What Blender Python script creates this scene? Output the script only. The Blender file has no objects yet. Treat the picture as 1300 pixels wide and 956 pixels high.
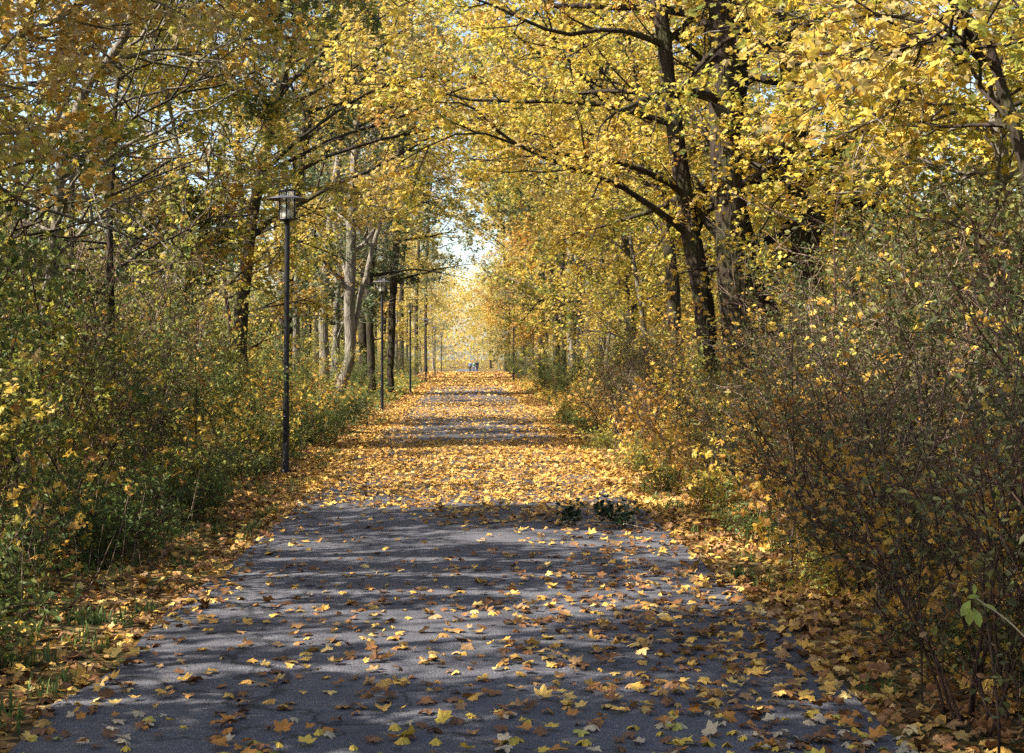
import bpy, math, random
import numpy as np

random.seed(7)
rng = np.random.default_rng(7)
scene = bpy.context.scene
COL = scene.collection
F, U0, V0, EYE = 1900.0, 594.0, 452.0, 1.65      # focal length and vanishing point in photograph pixels, eye height
R = math.radians


def P(u, v, Y):
    """world point seen at photograph pixel (u, v) at the real distance Y"""
    return np.array([(u - U0) / F * Y, Y, EYE - (v - V0) / F * Y])


# ------------------------------------------------------------------ terrain
def gz(y):
    y = np.asarray(y, float)
    t = np.clip((y - 138) / 90.0, 0, 1)
    return -0.95 * t * t * (3 - 2 * t)


def gxy(x, y):
    """ground height: path level, slightly raised and uneven forest floor at the sides"""
    x = np.asarray(x, float); y = np.asarray(y, float)
    d = np.clip((np.abs(x) - 2.1) / 3.0, 0, 1)
    b = 0.10 * d * (1 + 0.6 * np.sin(x * 1.3 + y * 0.7) + 0.5 * np.sin(y * 1.9 - x * 0.6))
    return gz(y) + b - 0.025 * np.clip((np.abs(x) - 1.9) / 0.2, 0, 1)


# ------------------------------------------------------------------ sun
EL, AZ = R(42), R(-20)                                     # elevation; angle ahead of due left
SUN = np.array([-math.cos(EL) * math.cos(AZ), math.cos(EL) * math.sin(AZ), math.sin(EL)])
LIT = [(12.65, 13.85), (16.0, 26.5), (30.2, 31.0), (34.0, 35.0), (39, 51), (55, 62), (68, 79), (85, 98), (106, 122), (130, 900)]


def open_sky(p):
    """chance that the canopy has an opening at p (openings follow the sun's rays as in a real, worn autumn canopy)"""
    g = p - SUN * (p[:, 2:3] / SUN[2])
    gx, gy = g[:, 0], g[:, 1]
    n = (np.sin(gx * 2.1 + 1.3 * np.sin(gy * 0.9)) + np.sin(gy * 2.7 + 1.1 * np.sin(gx * 1.7 + 2)) + np.sin(gx * 0.7 - gy * 0.6 + 1)) / 3
    op = np.where(gx > 0, np.where(n > -0.05, 0.75, 0.1), np.where(n > -0.15, 0.85, 0.15))
    op = np.where((gx < -3) & (n > -.4), .9, op)
    op = np.where((gx > 3) & (gx < 7.5) & (gy < 14.5), np.minimum(op, .12), op)
    road = np.abs(gx) < 3.1
    inl = np.zeros(len(p), bool)
    wob = 0.35 * np.sin(gx * 1.1) + 0.2 * np.sin(gx * 2.7 + 1)
    for a, b in LIT:
        w = wob if b - a > 3 else wob * 0.7
        inl |= (gy > a + w) & (gy < b + w)
    streak = (gx < 0.9) & (np.sin(gy * 7.5 + 0.6 * gx) > 0.74) & (gy < 12.3) & (gy > 7)
    edge = (np.sin(gy * 5 + gx) > 0.5)
    op = np.where(road, np.where(inl, np.where(n > -0.55, 0.985, 0.6), np.where(streak, 0.97, np.where((n > 0.45) & (gy > 27), 0.5, 0.0))), op)
    x, y, z = p[:, 0], p[:, 1], p[:, 2]
    op = np.where(x < -6.8, np.maximum(op, .78), op)            # the deeper rows are thinned to let the sun through
    # the path-side branches are kept cut back over the path and round the lamps
    cut = (x < 0) & (((x > -3.15) & (z < 4.7)) | ((x > -4.4) & (z < 2.6 + 0.3 * np.sin(y))))
    return np.where(cut & (y < 150), 1.2, op)


# ------------------------------------------------------------------ materials
def newmat(name):
    m = bpy.data.materials.new(name); m.use_nodes = True
    nt = m.node_tree; nt.nodes.clear()
    return m, nt, nt.nodes, nt.links


def ramp(N, stops):
    r = N.new('ShaderNodeValToRGB')
    el = r.color_ramp.elements
    while len(el) > 1: el.remove(el[-1])
    el[0].position = stops[0][0]; el[0].color = (*stops[0][1], 1)
    for p, c in stops[1:]:
        e = el.new(p); e.color = (*c, 1)
    return r


def leaf_mat(name, stops, trans=0.42, rough=0.5, patch=0.56, scale=0.75, spec=0.3):
    m, nt, N, L = newmat(name)
    geo = N.new('ShaderNodeNewGeometry'); tc = N.new('ShaderNodeTexCoord'); oi = N.new('ShaderNodeObjectInfo')
    nz = N.new('ShaderNodeTexNoise'); nz.inputs['Scale'].default_value = scale; nz.inputs['Detail'].default_value = 1
    L.new(tc.outputs['Object'], nz.inputs['Vector'])
    st = N.new('ShaderNodeMapRange'); st.inputs[1].default_value = 0.3; st.inputs[2].default_value = 0.7
    L.new(nz.outputs['Fac'], st.inputs[0])
    mx = N.new('ShaderNodeMix'); mx.inputs[0].default_value = patch
    L.new(geo.outputs['Random Per Island'], mx.inputs[2]); L.new(st.outputs[0], mx.inputs[3])
    ad = N.new('ShaderNodeMath'); ad.operation = 'MULTIPLY_ADD'; ad.inputs[1].default_value = 0.24
    L.new(oi.outputs['Random'], ad.inputs[0])
    sb = N.new('ShaderNodeMath'); sb.operation = 'SUBTRACT'; sb.inputs[1].default_value = 0.12
    L.new(mx.outputs[0], sb.inputs[0]); L.new(sb.outputs[0], ad.inputs[2])
    rp = ramp(N, stops); L.new(ad.outputs[0], rp.inputs[0])
    # darker veins and blotches of the leaf blade itself
    n2 = N.new('ShaderNodeTexNoise'); n2.inputs['Scale'].default_value = 28; n2.inputs['Detail'].default_value = 2
    L.new(tc.outputs['Object'], n2.inputs['Vector'])
    r2 = N.new('ShaderNodeMapRange'); r2.inputs[1].default_value = 0.35; r2.inputs[2].default_value = 0.7; r2.inputs[3].default_value = 0.72; r2.inputs[4].default_value = 1.12
    L.new(n2.outputs['Fac'], r2.inputs[0])
    mu = N.new('ShaderNodeMix'); mu.data_type = 'RGBA'; mu.blend_type = 'MULTIPLY'; mu.inputs[0].default_value = 1
    L.new(rp.outputs[0], mu.inputs[6]); L.new(r2.outputs[0], mu.inputs[7])
    pr = N.new('ShaderNodeBsdfPrincipled'); pr.inputs['Roughness'].default_value = rough
    pr.inputs['Specular IOR Level'].default_value = spec
    L.new(mu.outputs[2], pr.inputs['Base Color'])
    tr = N.new('ShaderNodeBsdfTranslucent'); L.new(mu.outputs[2], tr.inputs['Color'])
    ms = N.new('ShaderNodeMixShader'); ms.inputs[0].default_value = trans
    L.new(pr.outputs[0], ms.inputs[1]); L.new(tr.outputs[0], ms.inputs[2])
    o = N.new('ShaderNodeOutputMaterial'); L.new(ms.outputs[0], o.inputs['Surface'])
    return m


def bark_mat(name, dark, light, moss=0.25, sc=9.0):
    m, nt, N, L = newmat(name)
    tc = N.new('ShaderNodeTexCoord'); mp = N.new('ShaderNodeMapping'); mp.inputs['Scale'].default_value = (1, 1, 0.22)
    L.new(tc.outputs['Object'], mp.inputs[0])
    nz = N.new('ShaderNodeTexNoise'); nz.inputs['Scale'].default_value = sc; nz.inputs['Detail'].default_value = 7; nz.inputs['Roughness'].default_value = 0.7
    L.new(mp.outputs[0], nz.inputs['Vector'])
    vo = N.new('ShaderNodeTexVoronoi'); vo.inputs['Scale'].default_value = sc * 2.6
    L.new(mp.outputs[0], vo.inputs['Vector'])
    rp = ramp(N, [(0.3, dark), (0.55, tuple((a + b) / 2 for a, b in zip(dark, light))), (0.72, light)])
    L.new(nz.outputs['Fac'], rp.inputs[0])
    n2 = N.new('ShaderNodeTexNoise'); n2.inputs['Scale'].default_value = 1.7; n2.inputs['Detail'].default_value = 4
    L.new(tc.outputs['Object'], n2.inputs['Vector'])
    r2 = ramp(N, [(0.48, (0, 0, 0)), (0.62, (moss,) * 3)]); L.new(n2.outputs['Fac'], r2.inputs[0])
    mx = N.new('ShaderNodeMix'); mx.data_type = 'RGBA'; L.new(r2.outputs[0], mx.inputs[0]); L.new(rp.outputs[0], mx.inputs[6])
    mx.inputs[7].default_value = (0.06, 0.075, 0.02, 1)
    pr = N.new('ShaderNodeBsdfPrincipled'); pr.inputs['Roughness'].default_value = 0.9; pr.inputs['Specular IOR Level'].default_value = 0.15
    L.new(mx.outputs[2], pr.inputs['Base Color'])
    ad = N.new('ShaderNodeMath'); ad.operation = 'ADD'; L.new(nz.outputs['Fac'], ad.inputs[0]); L.new(vo.outputs['Distance'], ad.inputs[1])
    bp = N.new('ShaderNodeBump'); bp.inputs['Strength'].default_value = 0.9; bp.inputs['Distance'].default_value = 0.03
    L.new(ad.outputs[0], bp.inputs['Height']); L.new(bp.outputs[0], pr.inputs['Normal'])
    o = N.new('ShaderNodeOutputMaterial'); L.new(pr.outputs[0], o.inputs['Surface'])
    return m


def plain(name, c, rough=0.5, metal=0.0, spec=0.5, noise=0.15):
    m, nt, N, L = newmat(name)
    pr = N.new('ShaderNodeBsdfPrincipled'); pr.inputs['Roughness'].default_value = rough
    pr.inputs['Metallic'].default_value = metal; pr.inputs['Specular IOR Level'].default_value = spec
    tc = N.new('ShaderNodeTexCoord'); nz = N.new('ShaderNodeTexNoise'); nz.inputs['Scale'].default_value = 14; nz.inputs['Detail'].default_value = 5
    L.new(tc.outputs['Object'], nz.inputs['Vector'])
    rp = ramp(N, [(0.3, tuple(x * (1 - noise) for x in c)), (0.7, tuple(min(1, x * (1 + noise)) for x in c))])
    L.new(nz.outputs['Fac'], rp.inputs[0]); L.new(rp.outputs[0], pr.inputs['Base Color'])
    o = N.new('ShaderNodeOutputMaterial'); L.new(pr.outputs[0], o.inputs['Surface'])
    return m


YEL, GOLD, ORA = (0.70, 0.50, 0.08), (0.66, 0.39, 0.06), (0.50, 0.25, 0.06)
BRN, DBR, TAN = (0.20, 0.085, 0.025), (0.075, 0.04, 0.018), (0.42, 0.27, 0.12)
GRN, DGR, OLV, LIM = (0.12, 0.165, 0.045), (0.055, 0.085, 0.028), (0.22, 0.22, 0.06), (0.45, 0.45, 0.08)
M = {}
M['gold'] = leaf_mat('golden_leaves', [(0, GRN), (0.12, OLV), (0.28, LIM), (0.48, YEL), (0.62, (0.55, 0.44, 0.22)), (0.72, (0.70, 0.52, 0.13)), (0.86, GOLD), (0.96, ORA), (1, BRN)], 0.55)
M['bright'] = leaf_mat('yellow_maple_leaves', [(0, GRN), (0.11, OLV), (0.22, LIM), (0.42, (0.64, 0.49, 0.08)), (0.62, (0.74, 0.51, 0.07)), (0.78, (0.60, 0.46, 0.20)), (0.88, (0.66, 0.40, 0.09)), (0.96, ORA), (1, BRN)], 0.47)
M['mixed'] = leaf_mat('green_yellow_leaves', [(0, DGR), (0.2, GRN), (0.42, OLV), (0.6, LIM), (0.8, (0.6, 0.43, 0.06)), (1, ORA)], 0.48)
M['ochre'] = leaf_mat('ochre_leaves', [(0, OLV), (0.25, (0.45, 0.42, 0.09)), (0.45, (0.62, 0.49, 0.14)), (0.6, (0.45, 0.36, 0.20)), (0.75, GOLD), (1, (0.50, 0.33, 0.09))], 0.58)
M['caught'] = leaf_mat('caught_leaves', [(0, BRN), (0.25, ORA), (0.5, GOLD), (0.75, YEL), (0.92, LIM), (1, TAN)], 0.4)
M['greyg'] = leaf_mat('grey_green_leaves', [(0, DGR), (0.4, (0.10, 0.14, 0.06)), (0.7, (0.18, 0.21, 0.10)), (0.9, OLV), (1, GOLD)], 0.4)
M['green'] = leaf_mat('green_shrub_leaves', [(0, DGR), (0.3, GRN), (0.55, (0.15, 0.20, 0.05)), (0.75, OLV), (0.9, LIM), (1, YEL)], 0.45)
M['olive'] = leaf_mat('olive_shrub_leaves', [(0, DGR), (0.35, (0.11, 0.13, 0.04)), (0.7, OLV), (0.9, (0.36, 0.30, 0.10)), (1, TAN)], 0.35)
M['dry'] = leaf_mat('dry_brown_leaves', [(0, DBR), (0.25, (0.08, 0.09, 0.035)), (0.45, (0.13, 0.12, 0.045)), (0.6, OLV), (0.75, BRN), (0.9, (0.28, 0.15, 0.07)), (1, TAN)], 0.35)
M['orange'] = leaf_mat('orange_leaves', [(0, BRN), (0.3, ORA), (0.6, GOLD), (0.85, (0.6, 0.42, 0.06)), (1, OLV)], 0.45)
M['lit1'] = leaf_mat('fallen_leaves', [(0, BRN), (0.2, (0.38, 0.18, 0.05)), (0.38, (0.56, 0.31, 0.07)), (0.6, (0.72, 0.42, 0.08)), (0.82, (0.74, 0.49, 0.13)), (0.95, (0.70, 0.54, 0.28)), (1, (0.62, 0.50, 0.34))], 0.15, 0.6, 0.2, 1.2)
M['lit2'] = leaf_mat('fallen_leaves_brown', [(0, DBR), (0.25, BRN), (0.5, (0.28, 0.13, 0.05)), (0.75, (0.40, 0.24, 0.10)), (0.9, (0.5, 0.33, 0.08)), (1, (0.45, 0.38, 0.26))], 0.12, 0.6, 0.2, 1.2)
for k, c in (('fl_yel', (0.62, 0.42, 0.06)), ('fl_ora', (0.45, 0.19, 0.035)), ('fl_brn', (0.17, 0.08, 0.035)), ('fl_pale', (0.48, 0.38, 0.24)), ('fl_lime', (0.40, 0.36, 0.07))):
    M[k] = leaf_mat(k, [(0, tuple(v * 0.7 for v in c)), (0.5, c), (1, tuple(min(1, v * 1.25) for v in c))], 0.12, 0.55, 0.3, 20)
M['bark'] = bark_mat('dark_maple_bark', (0.014, 0.010, 0.008), (0.065, 0.047, 0.034), 0.3)
M['barkg'] = bark_mat('grey_bark', (0.07, 0.06, 0.045), (0.30, 0.26, 0.21), 0.45)
M['twig'] = bark_mat('twig_bark', (0.035, 0.02, 0.014), (0.15, 0.09, 0.065), 0.1, 14)
M['twigl'] = bark_mat('pale_twig_bark', (0.08, 0.05, 0.035), (0.40, 0.29, 0.21), 0.0, 14)
M['pole'] = plain('black_painted_steel', (0.006, 0.006, 0.008), 0.4, 0.0, 0.35, 0.3)
M['zinc'] = plain('weathered_zinc', (0.09, 0.085, 0.10), 0.5, 0.4, 0.5, 0.2)
M['white'] = plain('opal_diffuser', (0.78, 0.76, 0.70), 0.35, 0.0, 0.5, 0.05)
M['grass'] = leaf_mat('grass_blades', [(0, DGR), (0.4, (0.10, 0.17, 0.04)), (0.75, (0.2, 0.25, 0.07)), (1, (0.42, 0.36, 0.16))], 0.35)
M['stem'] = plain('dry_stem', (0.36, 0.27, 0.17), 0.8, 0, 0.2)
M['evergreen'] = leaf_mat('evergreen_leaves', [(0, (0.010, 0.020, 0.008)), (0.6, (0.022, 0.042, 0.015)), (1, (0.06, 0.08, 0.03))], 0.1, 0.35)

m, nt, N, L = newmat('clear_lantern_glass')
gl = N.new('ShaderNodeBsdfTransparent'); gl.inputs['Color'].default_value = (0.95, 0.95, 0.92, 1)
df = N.new('ShaderNodeBsdfTranslucent'); df.inputs['Color'].default_value = (0.8, 0.78, 0.72, 1)
ms = N.new('ShaderNodeMixShader'); ms.inputs[0].default_value = 0.14
L.new(gl.outputs[0], ms.inputs[1]); L.new(df.outputs[0], ms.inputs[2])
o = N.new('ShaderNodeOutputMaterial'); L.new(ms.outputs[0], o.inputs['Surface']); M['glass'] = m


def asphalt():
    m, nt, N, L = newmat('worn_asphalt')
    tc = N.new('ShaderNodeTexCoord')
    n1 = N.new('ShaderNodeTexNoise'); n1.inputs['Scale'].default_value = 95; n1.inputs['Detail'].default_value = 3; n1.inputs['Roughness'].default_value = 0.8
    n2 = N.new('ShaderNodeTexNoise'); n2.inputs['Scale'].default_value = 0.9; n2.inputs['Detail'].default_value = 7; n2.inputs['Roughness'].default_value = 0.7
    vo = N.new('ShaderNodeTexVoronoi'); vo.inputs['Scale'].default_value = 75
    ck = N.new('ShaderNodeTexVoronoi'); ck.feature = 'DISTANCE_TO_EDGE'; ck.inputs['Scale'].default_value = 0.42
    nw = N.new('ShaderNodeTexNoise'); nw.inputs['Scale'].default_value = 2.2; nw.inputs['Detail'].default_value = 6
    for n in (n1, n2, vo, nw): L.new(tc.outputs['Object'], n.inputs['Vector'])
    va = N.new('ShaderNodeVectorMath'); va.operation = 'MULTIPLY_ADD'; va.inputs[1].default_value = (1.1, 1.1, 0); L.new(nw.outputs['Color'], va.inputs[0]); L.new(tc.outputs['Object'], va.inputs[2]); L.new(va.outputs[0], ck.inputs['Vector'])
    r1 = ramp(N, [(0.3, (0.066, 0.066, 0.076)), (0.55, (0.088, 0.087, 0.099)), (0.78, (0.122, 0.120, 0.130))]); L.new(n1.outputs['Fac'], r1.inputs[0])
    # single pale and dark stones of the aggregate
    sp = N.new('ShaderNodeSeparateColor'); L.new(vo.outputs['Color'], sp.inputs[0])
    r3 = ramp(N, [(0, (.85, .85, .85)), (.5, (.98, .98, .98)), (.9, (1.05, 1.05, 1.05)), (.97, (1.6, 1.55, 1.5))]); L.new(sp.outputs[0], r3.inputs[0])
    r2 = ramp(N, [(0.3, (0.62, 0.62, 0.64)), (0.5, (1, 1, 1)), (0.72, (1.2, 1.19, 1.16))]); L.new(n2.outputs['Fac'], r2.inputs[0])
    r4 = ramp(N, [(0, (.35, .35, .35)), (.006, (.5, .5, .5)), (.011, (1, 1, 1))]); L.new(ck.outputs['Distance'], r4.inputs[0])
    last = r1.outputs[0]
    for r in (r2, r3, r4):
        mu = N.new('ShaderNodeMix'); mu.data_type = 'RGBA'; mu.blend_type = 'MULTIPLY'; mu.inputs[0].default_value = 1
        L.new(last, mu.inputs[6]); L.new(r.outputs[0], mu.inputs[7]); last = mu.outputs[2]
    pr = N.new('ShaderNodeBsdfPrincipled'); pr.inputs['Roughness'].default_value = 0.8; pr.inputs['Specular IOR Level'].default_value = 0.35
    L.new(last, pr.inputs['Base Color'])
    bp = N.new('ShaderNodeBump'); bp.inputs['Strength'].default_value = 0.8; bp.inputs['Distance'].default_value = 0.008
    L.new(vo.outputs['Distance'], bp.inputs['Height']); L.new(bp.outputs[0], pr.inputs['Normal'])
    o = N.new('ShaderNodeOutputMaterial'); L.new(pr.outputs[0], o.inputs['Surface'])
    return m


def soil():
    m, nt, N, L = newmat('forest_floor')
    tc = N.new('ShaderNodeTexCoord')
    vo = N.new('ShaderNodeTexVoronoi'); vo.inputs['Scale'].default_value = 11; vo.inputs['Randomness'].default_value = 1
    n2 = N.new('ShaderNodeTexNoise'); n2.inputs['Scale'].default_value = 0.7; n2.inputs['Detail'].default_value = 6
    for n in (n2, vo): L.new(tc.outputs['Object'], n.inputs['Vector'])
    sp = N.new('ShaderNodeSeparateColor'); L.new(vo.outputs['Color'], sp.inputs[0])
    r1 = ramp(N, [(0, (0.035, 0.024, 0.014)), (0.4, (0.09, 0.06, 0.03)), (0.7, (0.17, 0.10, 0.04)), (0.9, (0.3, 0.18, 0.05)), (1, (0.36, 0.27, 0.12))])
    L.new(sp.outputs[0], r1.inputs[0])
    r2 = ramp(N, [(0.42, (0, 0, 0)), (0.62, (0.6, 0.6, 0.6))]); L.new(n2.outputs['Fac'], r2.inputs[0])
    mx = N.new('ShaderNodeMix'); mx.data_type = 'RGBA'; L.new(r2.outputs[0], mx.inputs[0]); L.new(r1.outputs[0], mx.inputs[6]); mx.inputs[7].default_value = (0.05, 0.07, 0.02, 1)
    pr = N.new('ShaderNodeBsdfPrincipled'); pr.inputs['Roughness'].default_value = 0.95; pr.inputs['Specular IOR Level'].default_value = 0.1
    L.new(mx.outputs[2], pr.inputs['Base Color'])
    bp = N.new('ShaderNodeBump'); bp.inputs['Strength'].default_value = 0.8; bp.inputs['Distance'].default_value = 0.03
    L.new(sp.outputs[1], bp.inputs['Height']); L.new(bp.outputs[0], pr.inputs['Normal'])
    o = N.new('ShaderNodeOutputMaterial'); L.new(pr.outputs[0], o.inputs['Surface'])
    return m


M['asphalt'] = asphalt(); M['soil'] = soil()


# ------------------------------------------------------------------ mesh building
class MB:
    def __init__(s): s.v = []; s.f = []; s.n = 0            # f: list of (array [m,k], material index, smooth)

    def add(s, verts, faces, mi=0, smooth=False):
        verts = np.asarray(verts, np.float32).reshape(-1, 3)
        if not isinstance(faces, list): faces = [faces]
        elif len(faces) and isinstance(faces[0], tuple): faces = [np.array(faces)]
        for fa in faces:
            fa = np.asarray(fa, np.int32)
            if len(fa): s.f.append((fa + s.n, mi, smooth))
        s.v.append(verts); s.n += len(verts)

    def mesh(s, name, mats, origin=(0, 0, 0)):
        me = bpy.data.meshes.new(name)
        v = np.concatenate(s.v) - np.asarray(origin, np.float32)
        me.vertices.add(len(v)); me.vertices.foreach_set('co', v.astype(np.float32).ravel())
        loops = np.concatenate([f.ravel() for f, _, _ in s.f])
        cnt = np.concatenate([np.full(len(f), f.shape[1], np.int32) for f, _, _ in s.f])
        mi = np.concatenate([np.full(len(f), k, np.int32) for f, k, _ in s.f])
        sm = np.concatenate([np.full(len(f), b, bool) for f, _, b in s.f])
        me.loops.add(len(loops)); me.loops.foreach_set('vertex_index', loops.astype(np.int32))
        me.polygons.add(len(cnt)); st = np.concatenate([[0], np.cumsum(cnt)[:-1]]).astype(np.int32)
        me.polygons.foreach_set('loop_start', st)
        me.polygons.foreach_set('material_index', mi); me.polygons.foreach_set('use_smooth', sm)
        for m_ in (mats if isinstance(mats, (list, tuple)) else [mats]): me.materials.append(m_)
        me.update(calc_edges=True); me.validate()
        return me

    def build(s, name, mats, parent=None, origin=(0, 0, 0)):
        o = bpy.data.objects.new(name, s.mesh(name, mats, origin)); COL.objects.link(o)
        if parent is not None: o.parent = parent
        return o


def unit(a): return a / np.maximum(np.linalg.norm(a, axis=-1, keepdims=True), 1e-9)


def tubes(mb, Pt, Rd, sides=5, mi=0, rough=0.0):
    """Pt [M,K,3], Rd [M,K]: sweep M tubes"""
    Pt = np.asarray(Pt, float); Rd = np.asarray(Rd, float)
    if Pt.ndim == 2: Pt = Pt[None]; Rd = Rd[None]
    Mn, K, _ = Pt.shape
    if Mn == 0: return
    T = unit(np.gradient(Pt, axis=1))
    mean = np.abs(unit(Pt[:, -1] - Pt[:, 0])); ref = np.eye(3)[np.argmin(mean, axis=1)][:, None, :]
    A = unit(np.cross(T, np.broadcast_to(ref, T.shape))); B = np.cross(T, A)
    th = np.arange(sides) / sides * 2 * np.pi
    rr = Rd[:, :, None] * (1 + (rough * rng.normal(size=(Mn, K, sides)) if rough else 0))
    V = Pt[:, :, None, :] + rr[..., None] * (np.cos(th)[None, None, :, None] * A[:, :, None, :] + np.sin(th)[None, None, :, None] * B[:, :, None, :])
    V = V.reshape(-1, 3)
    k = np.arange(K - 1)[:, None]; j = np.arange(sides)[None, :]; j2 = (j + 1) % sides
    q = np.stack([k * sides + j, k * sides + j2, (k + 1) * sides + j2, (k + 1) * sides + j], -1).reshape(-1, 4)
    Q = (q[None] + (np.arange(Mn) * K * sides)[:, None, None]).reshape(-1, 4)
    mb.add(V, Q, mi, True)


def grow(S, D, Ln, K=6, trop=0.0, wob=0.12):
    """grow polylines from starts S along D with lengths Ln; trop bends up(+)/down(-)"""
    Mn = len(S); Pt = np.zeros((Mn, K, 3)); Pt[:, 0] = S; d = unit(D.copy())
    for i in range(1, K):
        d = unit(d + rng.normal(size=(Mn, 3)) * wob + np.array([0, 0, trop / K]))
        Pt[:, i] = Pt[:, i - 1] + d * (Ln / (K - 1))[:, None]
    return Pt


def kids(Pt, n, t0=0.25, ang=(35, 65), flat=0.6):
    """n child starts per polyline"""
    Mn, K, _ = Pt.shape
    t = t0 + (1 - t0) * (np.arange(n)[None, :] + rng.random((Mn, n))) / n
    t = np.clip(t, 0, 0.999) * (K - 1); i = t.astype(int); fr = (t - i)[..., None]
    idx = np.arange(Mn)[:, None]
    S = Pt[idx, i] * (1 - fr) + Pt[idx, i + 1] * fr
    T = unit(Pt[idx, i + 1] - Pt[idx, i])
    rnd = rng.normal(size=T.shape); rnd[..., 2] *= flat
    Pp = unit(rnd - (rnd * T).sum(-1, keepdims=True) * T)
    a = np.radians(rng.uniform(ang[0], ang[1], size=(Mn, n)))[..., None]
    D = unit(T * np.cos(a) + Pp * np.sin(a))
    return S.reshape(-1, 3), D.reshape(-1, 3), (t / (K - 1)).reshape(-1), np.repeat(np.arange(Mn), n)


# leaf outlines, about 1 across
def _maple():
    pts = [(-90, .14), (-58, .44), (-22, .66), (0, .50), (18, .68), (38, .90), (60, .56), (74, .78), (90, 1.0), (106, .78), (120, .56), (142, .90), (162, .68), (180, .50), (202, .66), (238, .44)]
    v = [(0, 0.02, 0.0)] + [(math.cos(R(a)) * r * .55, math.sin(R(a)) * r * .55, 0.0) for a, r in pts]
    v = np.array(v); v[:, 2] = -0.5 * (v[:, 0] ** 2 + v[:, 1] ** 2)
    n = len(pts); f = np.array([(0, 1 + i, 1 + (i + 1) % n) for i in range(n)])
    return v, f


def _maple_lo():
    pts = [(-90, .15), (-22, .62), (5, .48), (38, .88), (62, .52), (90, 1.0), (118, .52), (142, .88), (175, .48), (202, .62)]
    v = [(0, 0.02, 0.0)] + [(math.cos(R(a)) * r * .55, math.sin(R(a)) * r * .55, 0.0) for a, r in pts]
    v = np.array(v); v[:, 2] = -0.5 * (v[:, 0] ** 2 + v[:, 1] ** 2)
    n = len(pts); f = np.array([(0, 1 + i, 1 + (i + 1) % n) for i in range(n)])
    return v, f


def _oval():
    v = np.array([(0, -.5, 0), (.2, -.22, .07), (.22, .12, .07), (0, .5, -.05), (-.22, .12, .07), (-.2, -.22, .07)])
    return v, np.array([(0, 1, 2, 3), (0, 3, 4, 5)])


def _dia():
    v = np.array([(0, -.5, 0), (.34, .02, .08), (0, .5, 0), (-.34, .02, .08)])
    return v, np.array([(0, 1, 2), (0, 2, 3)])


LEAF = {'maple': _maple(), 'maplelo': _maple_lo(), 'oval': _oval(), 'dia': _dia()}


def leaves(mb, pos, nrm, size, kind='maple', mi=0, curl=0.5, axis=None):
    n = len(pos)
    if n == 0: return
    tv, tf = LEAF[kind]
    nrm = unit(nrm)
    r = rng.normal(size=(n, 3)) if axis is None else axis + rng.normal(size=(n, 3)) * 0.3
    A = unit(r - (r * nrm).sum(-1, keepdims=True) * nrm); B = np.cross(nrm, A)
    c = rng.normal(size=n) * curl + 0.4
    zz = tv[None, :, 2] * c[:, None] * 2.0
    bend = (tv[None, :, 1] * rng.normal(size=(n, 1)) + tv[None, :, 0] * rng.normal(size=(n, 1))) * tv[None, :, 0] * curl * 0.8
    zz = zz + bend
    V = pos[:, None, :] + size[:, None, None] * (tv[None, :, 0, None] * B[:, None, :] + tv[None, :, 1, None] * A[:, None, :] + zz[..., None] * nrm[:, None, :])
    Fc = (tf[None] + (np.arange(n) * len(tv))[:, None, None]).reshape(-1, tf.shape[1])
    mb.add(V, Fc, mi, False)


def spray(tw, n, jit=0.06, drop=0.0):
    """leaf positions along twigs tw [M,K,3]"""
    S, D, t, _ = kids(tw, n, 0.12, (30, 80), 0.7)
    p = S + D * rng.uniform(0.02, 0.10, size=(len(S), 1)) + rng.normal(size=S.shape) * jit
    p[:, 2] -= drop
    return p


def tag(o, label, cat, group=None, kind=None):
    if label: o['label'] = label
    if cat: o['category'] = cat
    if group: o['group'] = group
    if kind: o['kind'] = kind
    return o


def empty(name, loc, rz=0.0, s=1.0):
    o = bpy.data.objects.new(name, None); COL.objects.link(o)
    o.location = loc; o.rotation_euler = (0, 0, rz); o.scale = (s, s, s); o.empty_display_size = 0.3
    return o


def smoothline(pts, n):
    """Catmull-Rom style resample of (x,y,z,r) rows"""
    p = np.asarray(pts, float); t = np.linspace(0, len(p) - 1, n)
    i = np.clip(t.astype(int), 0, len(p) - 2); f = (t - i)[:, None]
    pm = p[np.clip(i - 1, 0, len(p) - 1)]; p0 = p[i]; p1 = p[i + 1]; p2 = p[np.clip(i + 2, 0, len(p) - 1)]
    return 0.5 * (2 * p0 + (p1 - pm) * f + (2 * pm - 5 * p0 + 4 * p1 - p2) * f ** 2 + (-pm + 3 * p0 - 3 * p1 + p2) * f ** 3)


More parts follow.
